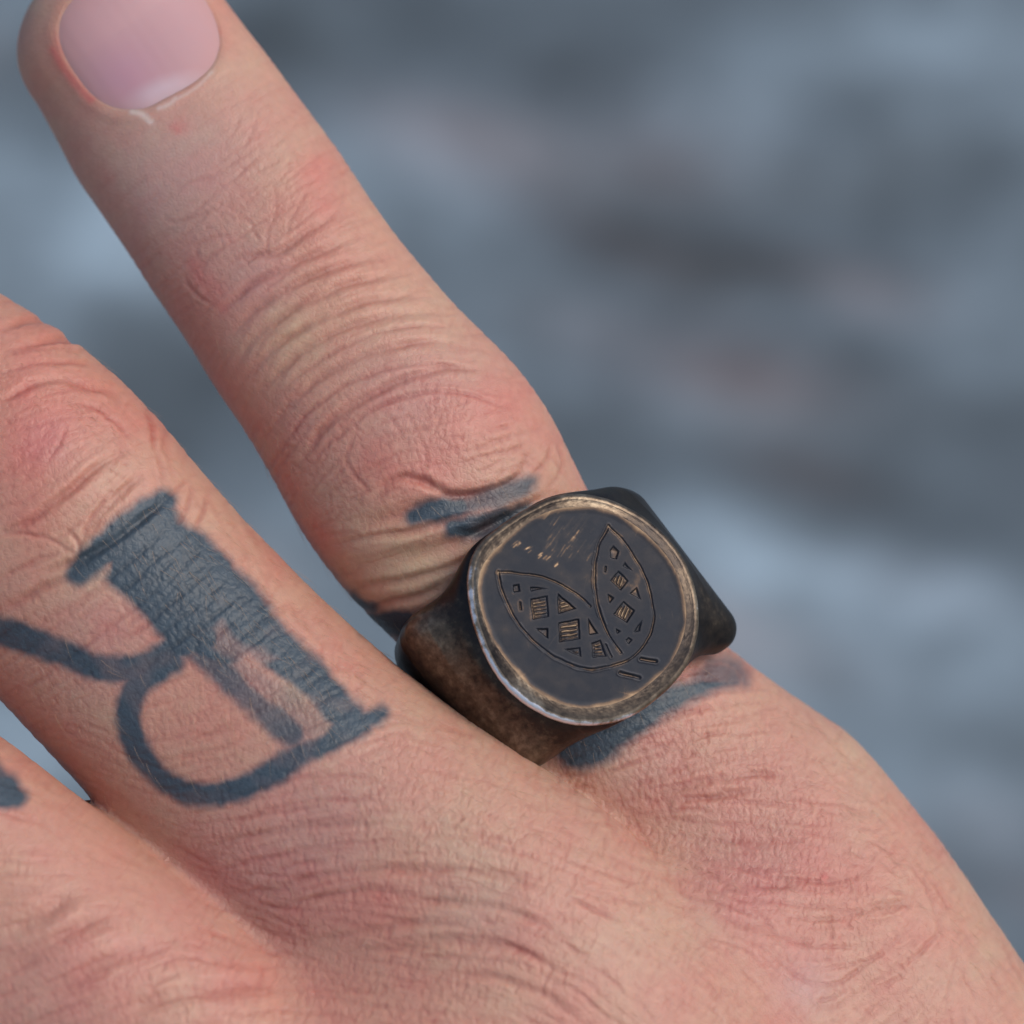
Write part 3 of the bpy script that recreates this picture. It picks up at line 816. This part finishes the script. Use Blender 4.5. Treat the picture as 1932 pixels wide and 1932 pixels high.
off = -0.10 + 0.12 * (1 - tq ** 4) + 0.004 * np.sin(((q - cen) @ np.array([0.81, 0.58])) * 5 + 1.5 * np.sin(((q - cen) @ np.array([0.81, 0.58])) * 1.3))
off[-nth:] = -0.9
P3 = P3 + gn_ * off[:, None]
Fn = []
for i in range(len(tt) - 1):
    a = i * nth + np.arange(nth); bb = i * nth + (np.arange(nth) + 1) % nth
    Fn.append(np.stack([a, a + nth, bb + nth, bb], 1))
Fn = np.concatenate(Fn)
ax_ = surf([(270, 207)])[0][:2] - surf([(190, -40)])[0][:2]; ax_ /= np.linalg.norm(ax_)
al = (q - nb) @ ax_                       # 0 at the base, negative towards the tip
sdn = sample(nsd, q[:, 0], q[:, 1])
lun_c = surf([(318, 175)])[0][:2]
lun = np.clip(1.5 * np.exp(-(((q - lun_c) @ ax_) / 1.15) ** 2 - (((q - lun_c) @ np.array([ax_[1], -ax_[0]])) / 2.9) ** 2) - .25, 0, 1)
vio = np.exp(-((q - surf([(235, 150)])[0][:2]) ** 2).sum(1) / 2.6 ** 2)
nc = np.array([0.51, 0.30, 0.305]) * (1 + np.outer(vio, [-.02, -.08, .05])) 
nc = nc * (1 - (0.6 * lun)[:, None]) + np.array([0.62, 0.54, 0.60]) * (0.6 * lun)[:, None]
nc = nc * (1 - .5 * tq[:, None] ** 5) + np.array([.52, .27, .23]) * .5 * tq[:, None] ** 5
nail = make_mesh("fingernail", P3 * MM, Fn[:, ::-1], m_nail, parent=hand, attrs={"tone": nc})
nail["label"] = "pink fingernail with a pale half moon at its base"

# ------------------------------------------------------------------ signet ring
axis = PINKY.c * 1.0
d_img = unproj([(1500, 1683)], -11)[0] - unproj([(950, 1104 - 143)], -11)[0]
a_ = np.array([0.606, -0.795, -0.03]); a_ /= np.linalg.norm(a_)
side = np.cross(a_, [0, 0, 1.0]); side /= np.linalg.norm(side)
if side[0] < 0: side = -side            # towards upper right
nrm = np.cross(side, a_)
if nrm[2] < 0: nrm = -nrm
TILT = math.radians(14)
n_ = nrm * math.cos(TILT) + side * math.sin(TILT)
x_ = side * math.cos(TILT) - nrm * math.sin(TILT)
y_ = np.cross(n_, x_)
TOP = 10.6
face_c = unproj([(1101, 1149)], 0.0)[0]
rc = face_c - n_ * TOP
RM = Matrix([[x_[0], y_[0], n_[0], rc[0] * MM], [x_[1], y_[1], n_[1], rc[1] * MM], [x_[2], y_[2], n_[2], rc[2] * MM], [0, 0, 0, 1]])
ring = bpy.data.objects.new("signet_ring", None)
ring.empty_display_size = 0.01
COL.objects.link(ring)
ring.matrix_world = M_HAND @ RM
tag(ring, "dark bronze signet ring engraved with two leaf outlines, worn on the little finger", "ring")
def to_face(P):
    """picture point -> x,y on the ring's flat top"""
    P = np.atleast_2d(np.asarray(P, float))
    e = np.array([0, 0, D]); t = unproj(P, 0.0) - e
    s = ((face_c - e) @ n_) / (t @ n_)
    q = e + t * s[:, None] - rc
    return np.stack([q @ x_, q @ y_], 1)
ZC = lambda pts: [(717 + x * .3905, 830 + y * .3905) for x, y in pts]
OUT = to_face(ZC([(950,255),(1060,268),(1180,310),(1290,375),(1390,460),(1460,550),(1510,650),(1540,760),(1548,870),(1535,980),(1490,1090),(1420,1180),(1330,1260),(1230,1330),(1120,1368),(1000,1378),(900,1368),(800,1330),(700,1270),(610,1190),(540,1090),(490,980),(450,860),(430,740),(432,620),(455,540),(510,470),(590,410),(680,350),(780,295),(860,265)]))
oth = np.arctan2(OUT[:, 1], OUT[:, 0]); orr = np.hypot(OUT[:, 0], OUT[:, 1])
k_ = np.argsort(oth); TH = np.linspace(-math.pi, math.pi, 721)
ro = np.interp(TH, oth[k_], orr[k_], period=2 * math.pi)
hk = np.hanning(41); hk /= hk.sum()
ro = np.convolve(np.concatenate([ro[-61:-1], ro, ro[1:61]]), hk, mode='same')[60:60 + 721]
R_OUT = lambda th: np.interp(th, TH, ro)
INN = to_face(ZC([(960,340),(1080,350),(1200,410),(1310,500),(1400,610),(1450,740),(1465,860),(1445,960),(1390,1070),(1300,1160),(1200,1230),(1080,1270),(970,1280),(860,1255),(760,1200),(670,1110),(590,1010),(530,900),(500,800),(490,700),(505,620),(555,555),(640,480),(740,400),(850,350)]))
ith = np.arctan2(INN[:, 1], INN[:, 0]); irr = np.hypot(INN[:, 0], INN[:, 1]); k_ = np.argsort(ith)
ri_ = np.interp(TH, ith[k_], irr[k_], period=2 * math.pi)
ri_ = np.convolve(np.concatenate([ri_[-61:-1], ri_, ri_[1:61]]), hk, mode='same')[60:60 + 721]
R_IN = lambda th: np.interp(th, TH, ri_) * 1.032

def body_f(p):
    x, y, z = p[:, 0], p[:, 1], p[:, 2]
    yy = y + 0.105 * (x + 9.5) * (1 - sstep(5.0, 9.8, z))
    Z_ = [-11, -6, 0, 4, 7, 8.8, 10.3]
    X_ = np.interp(z, Z_, [10.1, 10.1, 10.1, 10.05, 9.45, 8.75, 7.9])
    Y_ = np.interp(z, Z_, [3.0, 3.8, 5.9, 6.6, 7.0, 7.35, 7.8])
    def rmax(a, b, r):
        return np.where((a > -r) & (b > -r), np.hypot(np.maximum(a + r, 0), np.maximum(b + r, 0)) - r, np.maximum(a, b))
    low = rmax(np.where(z > 0, np.abs(x + .25) - X_, np.hypot(x + .25, z) - 10.1), np.abs(yy) - Y_, 1.9)
    th = np.arctan2(y, x); rr = np.hypot(x, y)
    groove_ = 0.50 * np.exp(-((z - 9.35) / 0.55) ** 2)
    high = rr - (R_OUT(th) - 0.25 + 0.95 * np.clip((10.0 - z) / 3, 0, 1)) + groove_
    m = sstep(5.2, 9.4, z)
    f = low * (1 - m) + high * m
    f = rmax(f, z - (TOP - 0.28), 0.2)
    f = rmax(f, 8.45 - np.hypot(x, z), 0.5)
    return f
Vb, Fb = surface_nets(body_f, (-12, -9.5, -12), (12, 9.5, 12), 0.4)
Vb = project(body_f, Vb, 3)
Vb, Fb = subdiv(Vb, Fb, 3)
Vb = project(body_f, Vb, 2)
gb = grad(body_f, Vb, 0.02); gb /= np.maximum(np.linalg.norm(gb, axis=1, keepdims=True), 1e-6)

m_metal, nt, b = new_mat("worn_bronze")
tc = N(nt, "ShaderNodeTexCoord"); at = N(nt, "ShaderNodeAttribute", attribute_name="wear_glint")
n1_ = N(nt, "ShaderNodeTexNoise", Scale=260.0, Detail=6.0, Roughness=0.62)
mp = N(nt, "ShaderNodeMapping"); mp.inputs["Scale"].default_value = (1.0, 0.55, 0.55); mp.inputs["Rotation"].default_value = (0, 0, 0.5)
nt.links.new(tc.outputs["Object"], mp.inputs[0]); nt.links.new(mp.outputs[0], n1_.inputs["Vector"])
n2_ = N(nt, "ShaderNodeTexNoise", Scale=1700.0, Detail=5.0, Roughness=0.6)
nt.links.new(tc.outputs["Object"], n2_.inputs["Vector"])
# ramp position: rubbed metal and painted light, plus noise
s1 = N(nt, "ShaderNodeMath", operation='MULTIPLY_ADD'); s1.inputs[1].default_value = 1.1; s1.inputs[2].default_value = -0.55
nt.links.new(n1_.outputs["Fac"], s1.inputs[0])
s2 = N(nt, "ShaderNodeMath", operation='MULTIPLY_ADD'); s2.inputs[1].default_value = 0.8; s2.inputs[2].default_value = -0.4
nt.links.new(n2_.outputs["Fac"], s2.inputs[0])
s3 = N(nt, "ShaderNodeMath", operation='ADD'); nt.links.new(s1.outputs[0], s3.inputs[0]); nt.links.new(s2.outputs[0], s3.inputs[1])
s4 = N(nt, "ShaderNodeMath", operation='ADD', use_clamp=True); nt.links.new(s3.outputs[0], s4.inputs[0]); nt.links.new(at.outputs["Fac"], s4.inputs[1])
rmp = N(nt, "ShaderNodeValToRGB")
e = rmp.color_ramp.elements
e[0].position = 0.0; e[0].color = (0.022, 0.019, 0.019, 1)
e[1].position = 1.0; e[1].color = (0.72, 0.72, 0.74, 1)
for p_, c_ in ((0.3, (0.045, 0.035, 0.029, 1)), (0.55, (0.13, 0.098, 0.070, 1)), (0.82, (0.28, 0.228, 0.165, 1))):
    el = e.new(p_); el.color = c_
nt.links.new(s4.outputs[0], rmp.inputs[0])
nt.links.new(rmp.outputs[0], b.inputs["Base Color"])
b.inputs["Metallic"].default_value = 0.8
rr_ = N(nt, "ShaderNodeMapRange"); rr_.inputs["To Min"].default_value = 0.24; rr_.inputs["To Max"].default_value = 0.46
nt.links.new(n2_.outputs["Fac"], rr_.inputs["Value"]); nt.links.new(rr_.outputs[0], b.inputs["Roughness"])
bu = N(nt, "ShaderNodeBump", Strength=0.5, Distance=0.00004)
nt.links.new(n2_.outputs["Fac"], bu.inputs["Height"]); nt.links.new(bu.outputs[0], b.inputs["Normal"])

wear_glint = 0.15 + 0.36 * np.exp(-((Vb[:, 0] + 9.2) / 2.0) ** 2) * np.exp(-((Vb[:, 2] - 6.5) / 3.0) ** 2) * (Vb[:, 1] > -9)  # even wear, plus the lit left shoulder painted in as lighter metal
band = make_mesh("band", Vb * MM, Fb, m_metal, parent=ring, attrs={"wear_glint": wear_glint})

# rim: from the edge of the dark disc out over the shoulder of the face
nth = 900; th = np.linspace(-math.pi, math.pi, nth, endpoint=False)
R0, R1 = R_IN(th), R_OUT(th)
R1 = R1 + 0.03 * np.convolve(np.tile(rng.standard_normal(nth), 3), np.hanning(25) / np.hanning(25).sum(), 'same')[nth:2 * nth] * 1.2
prof = [(t, 0.0) for t in np.linspace(0, 1, 26)]
rows = []; wr = []
lown = np.convolve(np.tile(rng.standard_normal(nth), 3), np.hanning(91), 'same')[nth:2 * nth]; lown /= lown.std() * 1.6
painted_glint = np.exp(-((((th - math.radians(197)) + math.pi) % (2 * math.pi) - math.pi) / 1.05) ** 2) + .45 * np.exp(-((((th + math.radians(45)) + math.pi) % (2 * math.pi) - math.pi) / .4) ** 2)  # sky glint painted on the rim: strong at lower left, weaker at right
for i in range(30):                        # flat part
    t = i / 29
    r = R0 + (R1 - 0.4 - R0) * t
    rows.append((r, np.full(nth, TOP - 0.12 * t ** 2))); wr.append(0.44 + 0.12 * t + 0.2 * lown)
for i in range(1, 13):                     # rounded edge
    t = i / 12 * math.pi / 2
    rows.append((R1 - 0.4 + 0.4 * math.sin(t), np.full(nth, TOP - 0.12 - 0.4 * (1 - math.cos(t))))); wr.append(0.46 + 0.1 * lown + (0.12 + 0.65 * painted_glint) * math.sin(2 * t) ** .7)
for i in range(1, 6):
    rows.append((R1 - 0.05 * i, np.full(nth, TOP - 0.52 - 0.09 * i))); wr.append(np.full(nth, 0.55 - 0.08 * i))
dents = np.zeros(nth)
Rr = np.stack([r for r, _ in rows]); Zr = np.stack([z for _, z in rows]); Wr = np.stack(wr)
dn = rng.standard_normal(Rr.shape)
kk = np.hanning(9); kk /= kk.sum()
dn = np.apply_along_axis(lambda a: np.convolve(np.pad(a, 4, mode='wrap'), kk, 'valid'), 1, dn)
dn = np.apply_along_axis(lambda a: np.convolve(np.pad(a, 4, mode='edge'), kk, 'valid'), 0, dn)
Zr += 0.012 * dn * np.minimum(1, np.arange(len(rows)) / 3)[:, None]
Xr, Yr = Rr * np.cos(th), Rr * np.sin(th)
Vr = np.stack([Xr.ravel(), Yr.ravel(), Zr.ravel()], 1)
Fr = []
for i in range(len(rows) - 1):
    a = i * nth + np.arange(nth); c = i * nth + (np.arange(nth) + 1) % nth
    Fr.append(np.stack([a, a + nth, c + nth, c], 1))
rim = make_mesh("rim", Vr * MM, np.concatenate(Fr), m_metal, parent=ring, attrs={"wear_glint": Wr.ravel()})
rim["label"] = "golden rim of the ring's face, worn along its edge, with a painted sky glint"

# engraved face
m_face, nt, b = new_mat("dark_patina")
tc = N(nt, "ShaderNodeTexCoord"); at = N(nt, "ShaderNodeAttribute", attribute_name="wear_glint")
n2_ = N(nt, "ShaderNodeTexNoise", Scale=1500.0, Detail=6.0, Roughness=0.65)
nt.links.new(tc.outputs["Object"], n2_.inputs["Vector"])
n3_ = N(nt, "ShaderNodeTexNoise", Scale=240.0, Detail=4.0, Roughness=0.6)
nt.links.new(tc.outputs["Object"], n3_.inputs["Vector"])
sA = N(nt, "ShaderNodeMath", operation='MULTIPLY_ADD'); sA.inputs[1].default_value = 0.35; sA.inputs[2].default_value = -0.17
nt.links.new(n2_.outputs["Fac"], sA.inputs[0])
sB = N(nt, "ShaderNodeMath", operation='ADD', use_clamp=True)
nt.links.new(sA.outputs[0], sB.inputs[0]); nt.links.new(at.outputs["Fac"], sB.inputs[1])
rmp = N(nt, "ShaderNodeValToRGB"); e = rmp.color_ramp.elements
e[0].position = 0.0; e[0].color = (0.0115, 0.0145, 0.0215, 1)
e[1].position = 1.0; e[1].color = (0.50, 0.38, 0.25, 1)
for p_, c_ in ((0.2, (0.022, 0.022, 0.026, 1)), (0.4, (0.09, 0.06, 0.042, 1)), (0.7, (0.26, 0.18, 0.11, 1))):
    el = e.new(p_); el.color = c_
nt.links.new(sB.outputs[0], rmp.inputs[0]); nt.links.new(rmp.outputs[0], b.inputs["Base Color"])
b.inputs["Metallic"].default_value = 0.7
rr_ = N(nt, "ShaderNodeMapRange"); rr_.inputs["To Min"].default_value = 0.34; rr_.inputs["To Max"].default_value = 0.52
nt.links.new(n3_.outputs["Fac"], rr_.inputs["Value"]); nt.links.new(rr_.outputs[0], b.inputs["Roughness"])
bu = N(nt, "ShaderNodeBump", Strength=0.35, Distance=0.00002)
nt.links.new(n2_.outputs["Fac"], bu.inputs["Height"]); nt.links.new(bu.outputs[0], b.inputs["Normal"])

EC, EH = 0.025, 7.6
NE = int(2 * EH / EC); ex = (np.arange(NE) + .5) * EC - EH
EX, EY = np.meshgrid(ex, ex, indexing='ij')
def esm(sg):
    f1 = np.fft.fftfreq(NE, EC)[:, None]; f2 = np.fft.rfftfreq(NE, EC)[None, :]
    q_ = np.fft.irfft2(np.fft.rfft2(rng.standard_normal((NE, NE))) * np.exp(-2 * (math.pi * sg) ** 2 * (f1 ** 2 + f2 ** 2)), s=(NE, NE))
    return q_ / q_.std()
EX = EX + 0.018 * esm(0.25) + 0.004 * esm(.06); EY = EY + 0.018 * esm(0.25) + 0.004 * esm(.06)
evar = np.clip(1 + 0.3 * esm(0.35) + .15 * esm(.1), .3, 1.7)
eh = np.zeros((NE, NE)); ew = np.zeros((NE, NE))
Z8 = lambda pts: to_face([(862.5 + x * .2329, 937.5 + y * .2329) for x, y in pts])
def ewin(Q, pad):
    lo = np.maximum(((Q.min(0) - pad + EH) / EC).astype(int), 0); hi = np.minimum(((Q.max(0) + pad + EH) / EC).astype(int), NE)
    return slice(lo[0], hi[0]), slice(lo[1], hi[1])
def groove(pts, wd=0.075, depth=0.055, wr=0.30, lip=0.25, spline=True):
    C = catmull(Z8(pts), 10) if spline else Z8(pts)
    s = ewin(C, 0.6); d = np.full(EX[s].shape, 9.0)
    for i in range(len(C) - 1): d = np.minimum(d, seg_d(EX[s], EY[s], C[i], C[i + 1]))
    eh[s] = np.minimum(eh[s], -depth * np.exp(-(d / wd) ** 2))
    eh[s] += 0.012 * np.exp(-((d - wd * 2.1) / (wd * .8)) ** 2)
    ew[s] += wr * np.exp(-(d / wd) ** 2) + lip * 0.5 * np.exp(-((d - wd * 2.0) / (wd * .7)) ** 2)
def pit(pts, depth=0.085, bars=0, ang=-8, base=0.05):
    Q = Z8(pts); s = ewin(Q, 0.6)
    d = poly_sd(EX[s], EY[s], Q) + 0.0
    m = 1 - sstep(-0.09, 0.03, d)
    hgt = -depth * m
    wv = 0.20 * m
    if bars:
        # hatch lines cut across the pocket, counted over its height in the picture
        pp = np.array(pts, float); c = math.cos(math.radians(ang)); sn = math.sin(math.radians(ang))
        v = pp @ np.array([-sn, c]); v0, v1 = v.min(), v.max()
        A = Z8([(0, 0)])[0]; B = Z8([(c, sn)])[0]; O = Z8([(0, 1)])[0] - A
        ex_, ey_ = B - A, Z8([(-sn, c)])[0] - A
        Mx = np.linalg.inv(np.stack([ex_, ey_], 1))
        rel = np.stack([EX[s] - A[0], EY[s] - A[1]], -1) @ Mx.T
        t = (rel[..., 1] - v0) / (v1 - v0) 
        ridge = 0.5 - 0.5 * np.cos(2 * math.pi * t * bars)
        inn = 1 - sstep(-0.20, -0.10, d)
        hgt = hgt + depth * 0.75 * ridge * inn
        wv = wv + 0.33 * ridge ** 1.5 * inn
    eh[s] = np.minimum(eh[s], hgt) if not bars else np.where(d < 0.05, hgt, eh[s])
    ew[s] += wv + 0.10 * np.exp(-((d - 0.1) / 0.06) ** 2)
groove([(330,610),(500,618),(700,652),(880,732),(1000,812),(1080,885)])
groove([(330,610),(350,720),(400,850),(480,1000),(600,1150),(750,1270),(900,1350),(1080,1395),(1250,1370),(1400,1310),(1500,1220),(1570,1090),(1595,950),(1570,800),(1520,650),(1430,480),(1330,340),(1225,235)])
groove([(1225,235),(1160,370),(1120,520),(1115,700),(1140,880),(1200,1060),(1260,1170),(1325,1260)])
groove([(1205,1200),(1250,1295)], .06, .05)
pit([(455,715),(505,705),(515,765),(460,775)]); pit([(590,730),(735,745),(590,768)]); pit([(505,850),(520,850),(525,915),(510,915)])
pit([(595,825),(730,800),(745,970),(610,995)], bars=6, ang=-9); pit([(815,785),(965,905),(815,945)], bars=5, ang=-12)
pit([(822,1020),(985,988),(998,1150),(825,1178)], bars=5, ang=-9); pit([(1062,985),(1140,1105),(1072,1118)])
pit([(640,1068),(735,1062),(738,1150)]); pit([(870,1240),(1000,1218),(1002,1298)], bars=3, ang=-6); pit([(1085,1180),(1160,1158),(1212,1290),(1098,1302)], bars=5, ang=-6)
pit([(1270,395),(1312,440),(1292,505),(1240,490),(1238,430)]); pit([(1360,528),(1418,600),(1345,562)]); pit([(1200,560),(1213,560),(1205,612),(1195,605)])
pit([(1310,598),(1388,680),(1325,752),(1242,680)], bars=5, ang=-68); pit([(1455,732),(1492,835),(1398,782)]); pit([(1215,788),(1272,820),(1235,862)])
pit([(1345,848),(1438,920),(1372,1022),(1262,950)], bars=5, ang=-68); pit([(1498,995),(1435,1095),(1480,1085)]); pit([(1288,1068),(1325,1090),(1295,1112)], .08)
pit([(1388,1138),(1422,1160),(1390,1198),(1362,1162)], .08)
groove([(1490,1318),(1610,1335)], .09, .07, .3); groove([(1325,1422),(1400,1445),(1475,1465)], .09, .07, .3)
# scratches rubbed through the patina
def scratch(a, b, w_, m):
    C = Z8([a, b]); s = ewin(C, 0.3)
    d = seg_d(EX[s], EY[s], C[0], C[1])
    ew[s] += m * np.exp(-(d / w_) ** 2)
for _ in range(60):
    x, y = rng.uniform(680, 1080), rng.uniform(180, 520); L = rng.uniform(30, 130)
    if (x - 680) * .3 + 180 > y + 60: continue
    scratch((x, y), (x + L * .6, y - L * .8), 0.06, rng.uniform(.06, .2))
for _ in range(22):
    t = rng.uniform(0, 1); x, y = 430 + 370 * t, 370 + 180 * t + rng.uniform(-25, 25)
    scratch((x, y), (x + 25, y - 20), 0.06, rng.uniform(.12, .36))
for _ in range(60):
    x, y = rng.uniform(200, 1800), rng.uniform(200, 1650); a = rng.uniform(0, 3.14); L = rng.uniform(30, 200)
    scratch((x, y), (x + L * math.cos(a), y + L * math.sin(a)), 0.022, rng.uniform(.03, .10))
scratch((830, 1080), (650, 1340), .03, .15); scratch((1640, 950), (1650, 990), .03, .25); scratch((1740, 930), (1750, 980), .03, .25)
eh *= np.clip(evar, .75, 1.3)
ew += np.clip(0.05 * esm(1.1) + 0.04 * esm(0.3) + .005, -.05, .2)
ew *= np.clip(evar, .5, 1.5)
def esample(img, x, y):
    a = np.clip((x + EH) / EC - 0.5, 0, NE - 1.001); b = np.clip((y + EH) / EC - 0.5, 0, NE - 1.001)
    i = a.astype(int); j = b.astype(int); a -= i; b -= j
    return (img[i, j] * (1 - a) * (1 - b) + img[i + 1, j] * a * (1 - b) + img[i, j + 1] * (1 - a) * b + img[i + 1, j + 1] * a * b)
nr = 260
t = np.linspace(0.002, 1, nr)[:, None]
fr_ = t * R0[None]
FX, FY = fr_ * np.cos(th), fr_ * np.sin(th)
hz = esample(eh, FX.ravel(), FY.ravel())
edge = np.repeat(sstep(.93, 1.0, t[:, 0]), nth)
Vp = np.stack([FX.ravel(), FY.ravel(), TOP + hz - 0.02 * (1 - edge)], 1)
an = np.convolve(np.tile(rng.standard_normal(nth), 3), np.hanning(41) / np.hanning(41).sum(), 'same')[nth:2 * nth]
edge_w = (sstep(.92, 1.01, (t + 0.012 * an[None] * 2.5)) ** 1.5).ravel()
wv = 0.05 + esample(ew, FX.ravel(), FY.ravel()) + 0.5 * edge_w
Fp = []
for i in range(nr - 1):
    a = i * nth + np.arange(nth); c = i * nth + (np.arange(nth) + 1) % nth
    Fp.append(np.stack([a, a + nth, c + nth, c], 1))
plate = make_mesh("engraved_face", Vp * MM, np.concatenate(Fp), m_face, parent=ring, attrs={"wear_glint": wv})
plate["label"] = "blue-black face engraved with two leaves filled with hatched squares"

# ------------------------------------------------------------------ ground far below
m_g, nt, b = new_mat("wet_stone")
at = N(nt, "ShaderNodeAttribute", attribute_name="tone")
tc = N(nt, "ShaderNodeTexCoord")
n_1 = N(nt, "ShaderNodeTexNoise", Scale=80.0, Detail=6.0, Roughness=0.6)
nt.links.new(tc.outputs["Object"], n_1.inputs["Vector"])
mr = N(nt, "ShaderNodeMapRange"); mr.inputs["From Min"].default_value = 0.3; mr.inputs["From Max"].default_value = 0.7
mr.inputs["To Min"].default_value = 0.7; mr.inputs["To Max"].default_value = 1.3
nt.links.new(n_1.outputs["Fac"], mr.inputs["Value"])
mx = N(nt, "ShaderNodeVectorMath", operation='SCALE')
nt.links.new(at.outputs["Color"], mx.inputs[0]); nt.links.new(mr.outputs[0], mx.inputs["Scale"])
nt.links.new(mx.outputs[0], b.inputs["Base Color"])
b.inputs["Roughness"].default_value = 0.7
def ground_pt(P):
    """where on the ground (metres) a line of sight lands"""
    P = np.atleast_2d(np.asarray(P, float)); u = unproj(P, 0.0) * MM
    o = np.array(cam.matrix_world.translation); out = []
    R3 = M_HAND.to_3x3()
    for q in u:
        w_ = np.array(M_HAND @ Vector(q)); d = w_ - o; out.append((o + d * (-o[2] / d[2]))[:2])
    return np.array(out)
GS = 0.47                                   # the stone's pattern scale
near = np.linspace(-0.6, 0.6, 300)
far = np.array([-2000, -600, -200, -60, -20, -8, -4, -2.2, -1.2, -.8])
gxs = np.concatenate([far, near, -far[::-1]])
gc = ground_pt([(966, 966)])[0]
gys = gxs + gc[1]
GX2, GY2 = np.meshgrid(gxs, gys, indexing='ij')
x, y = GX2.ravel(), GY2.ravel()
tone = np.full(len(x), 0.0); brown = np.zeros(len(x))
grg = np.random.default_rng(3)
hgt = np.zeros(len(x))
for _ in range(70):
    f = grg.uniform(8, 60); a = grg.normal(math.pi / 2 + .25, .35); ph = grg.uniform(0, 6.28)
    f = f / GS
    wv_ = np.sin(f * (x * math.cos(a) + y * math.sin(a) * .75) + ph + 1.5 * np.sin(f * .31 * (x * math.sin(a) - y * math.cos(a)) + ph * 2))
    tone += wv_ * 0.055; hgt += wv_ * .0009 * 20 / f
for _ in range(520):
    c = np.array([grg.uniform(-.45, .45), gc[1] + grg.uniform(-.45, .45)]); a_r = grg.normal(-.3, .35)
    lx, ly = GS * grg.uniform(.012, .055), GS * grg.uniform(.007, .02)
    dx_, dy_ = x - c[0], y - c[1]
    gs = np.exp(-((dx_ * math.cos(a_r) + dy_ * math.sin(a_r)) / lx) ** 2 - ((-dx_ * math.sin(a_r) + dy_ * math.cos(a_r)) / ly) ** 2)
    tone += grg.normal(0, .42) * gs; brown += max(0, grg.normal(.1, .45)) * gs; hgt += .004 * gs
BG = [(1200,260,330,130,-.45,.15),(1750,330,260,140,-.35,0),(1450,700,200,70,-.3,.4),(1080,150,120,70,-1.0,0),(1260,120,110,50,-.6,0),(1600,215,90,60,-.9,0),(830,10,110,50,-.5,0),(1180,430,200,70,-.6,0),(1320,500,150,40,-.4,0),(780,250,180,60,.45,.2),(880,340,120,50,.5,.1),
      (620,60,130,70,.5,0),(1640,680,110,60,-1.0,0),(1380,720,140,45,-.5,.8),(1500,420,150,60,.4,0),(1350,1000,200,80,.8,0),(1500,1080,260,90,.8,0),(1750,1110,180,70,1.0,.1),(1800,1390,130,60,-.7,0),
      (1520,890,130,35,-.7,.7),(1890,300,110,60,-.7,0),(60,330,160,90,.6,0),(250,480,150,80,.5,0),(20,120,120,70,-.4,0),(240,620,120,50,-.6,0),(500,560,90,300,.1,0),(450,950,160,200,.5,0),(100,1450,200,100,.6,0),
      (1750,80,150,60,.3,0),(1880,1560,120,60,.4,.2),(1120,620,150,60,.2,.3),(1640,560,120,35,.3,.6),(1850,520,120,50,.25,0),(1250,320,100,50,-.3,.4),(1850,900,120,70,.4,0),(1100,820,130,50,-.2,0),(1900,760,120,60,-.3,0)]
for px, py, rx, ry, a, br in BG:
    c = ground_pt([(px, py)])[0]; ex1 = ground_pt([(px + rx, py + rx * .22)])[0] - c; ey1 = ground_pt([(px, py + ry)])[0] - c
    Mi = np.linalg.inv(np.stack([ex1, ey1], 1))
    uv = np.stack([x - c[0], y - c[1]], 1) @ Mi.T
    gss = np.exp(-(uv ** 2).sum(1))
    tone += 0.72 * a * gss; brown += br * gss
val = 0.16 * np.exp(np.clip(tone, -1.3, 1.1) * 1.0)
val = val * 1.0
gcol = np.stack([val * (0.74 + .38 * brown), val * (0.97 + .02 * brown), val * (1.13 - .10 * brown)], 1)
nxg, nyg = GX2.shape
I, J = np.meshgrid(np.arange(nxg - 1), np.arange(nyg - 1), indexing='ij')
a = (I * nyg + J).ravel()
nearm = GS * ((np.abs(x) < .55) & (np.abs(y - gc[1]) < .55))
ground = make_mesh("ground", np.stack([x, y, hgt * nearm], 1), np.stack([a, a + nyg, a + nyg + 1, a + 1], 1), m_g, attrs={"tone": gcol})
tag(ground, kind="structure")

S.cycles.use_denoising = True
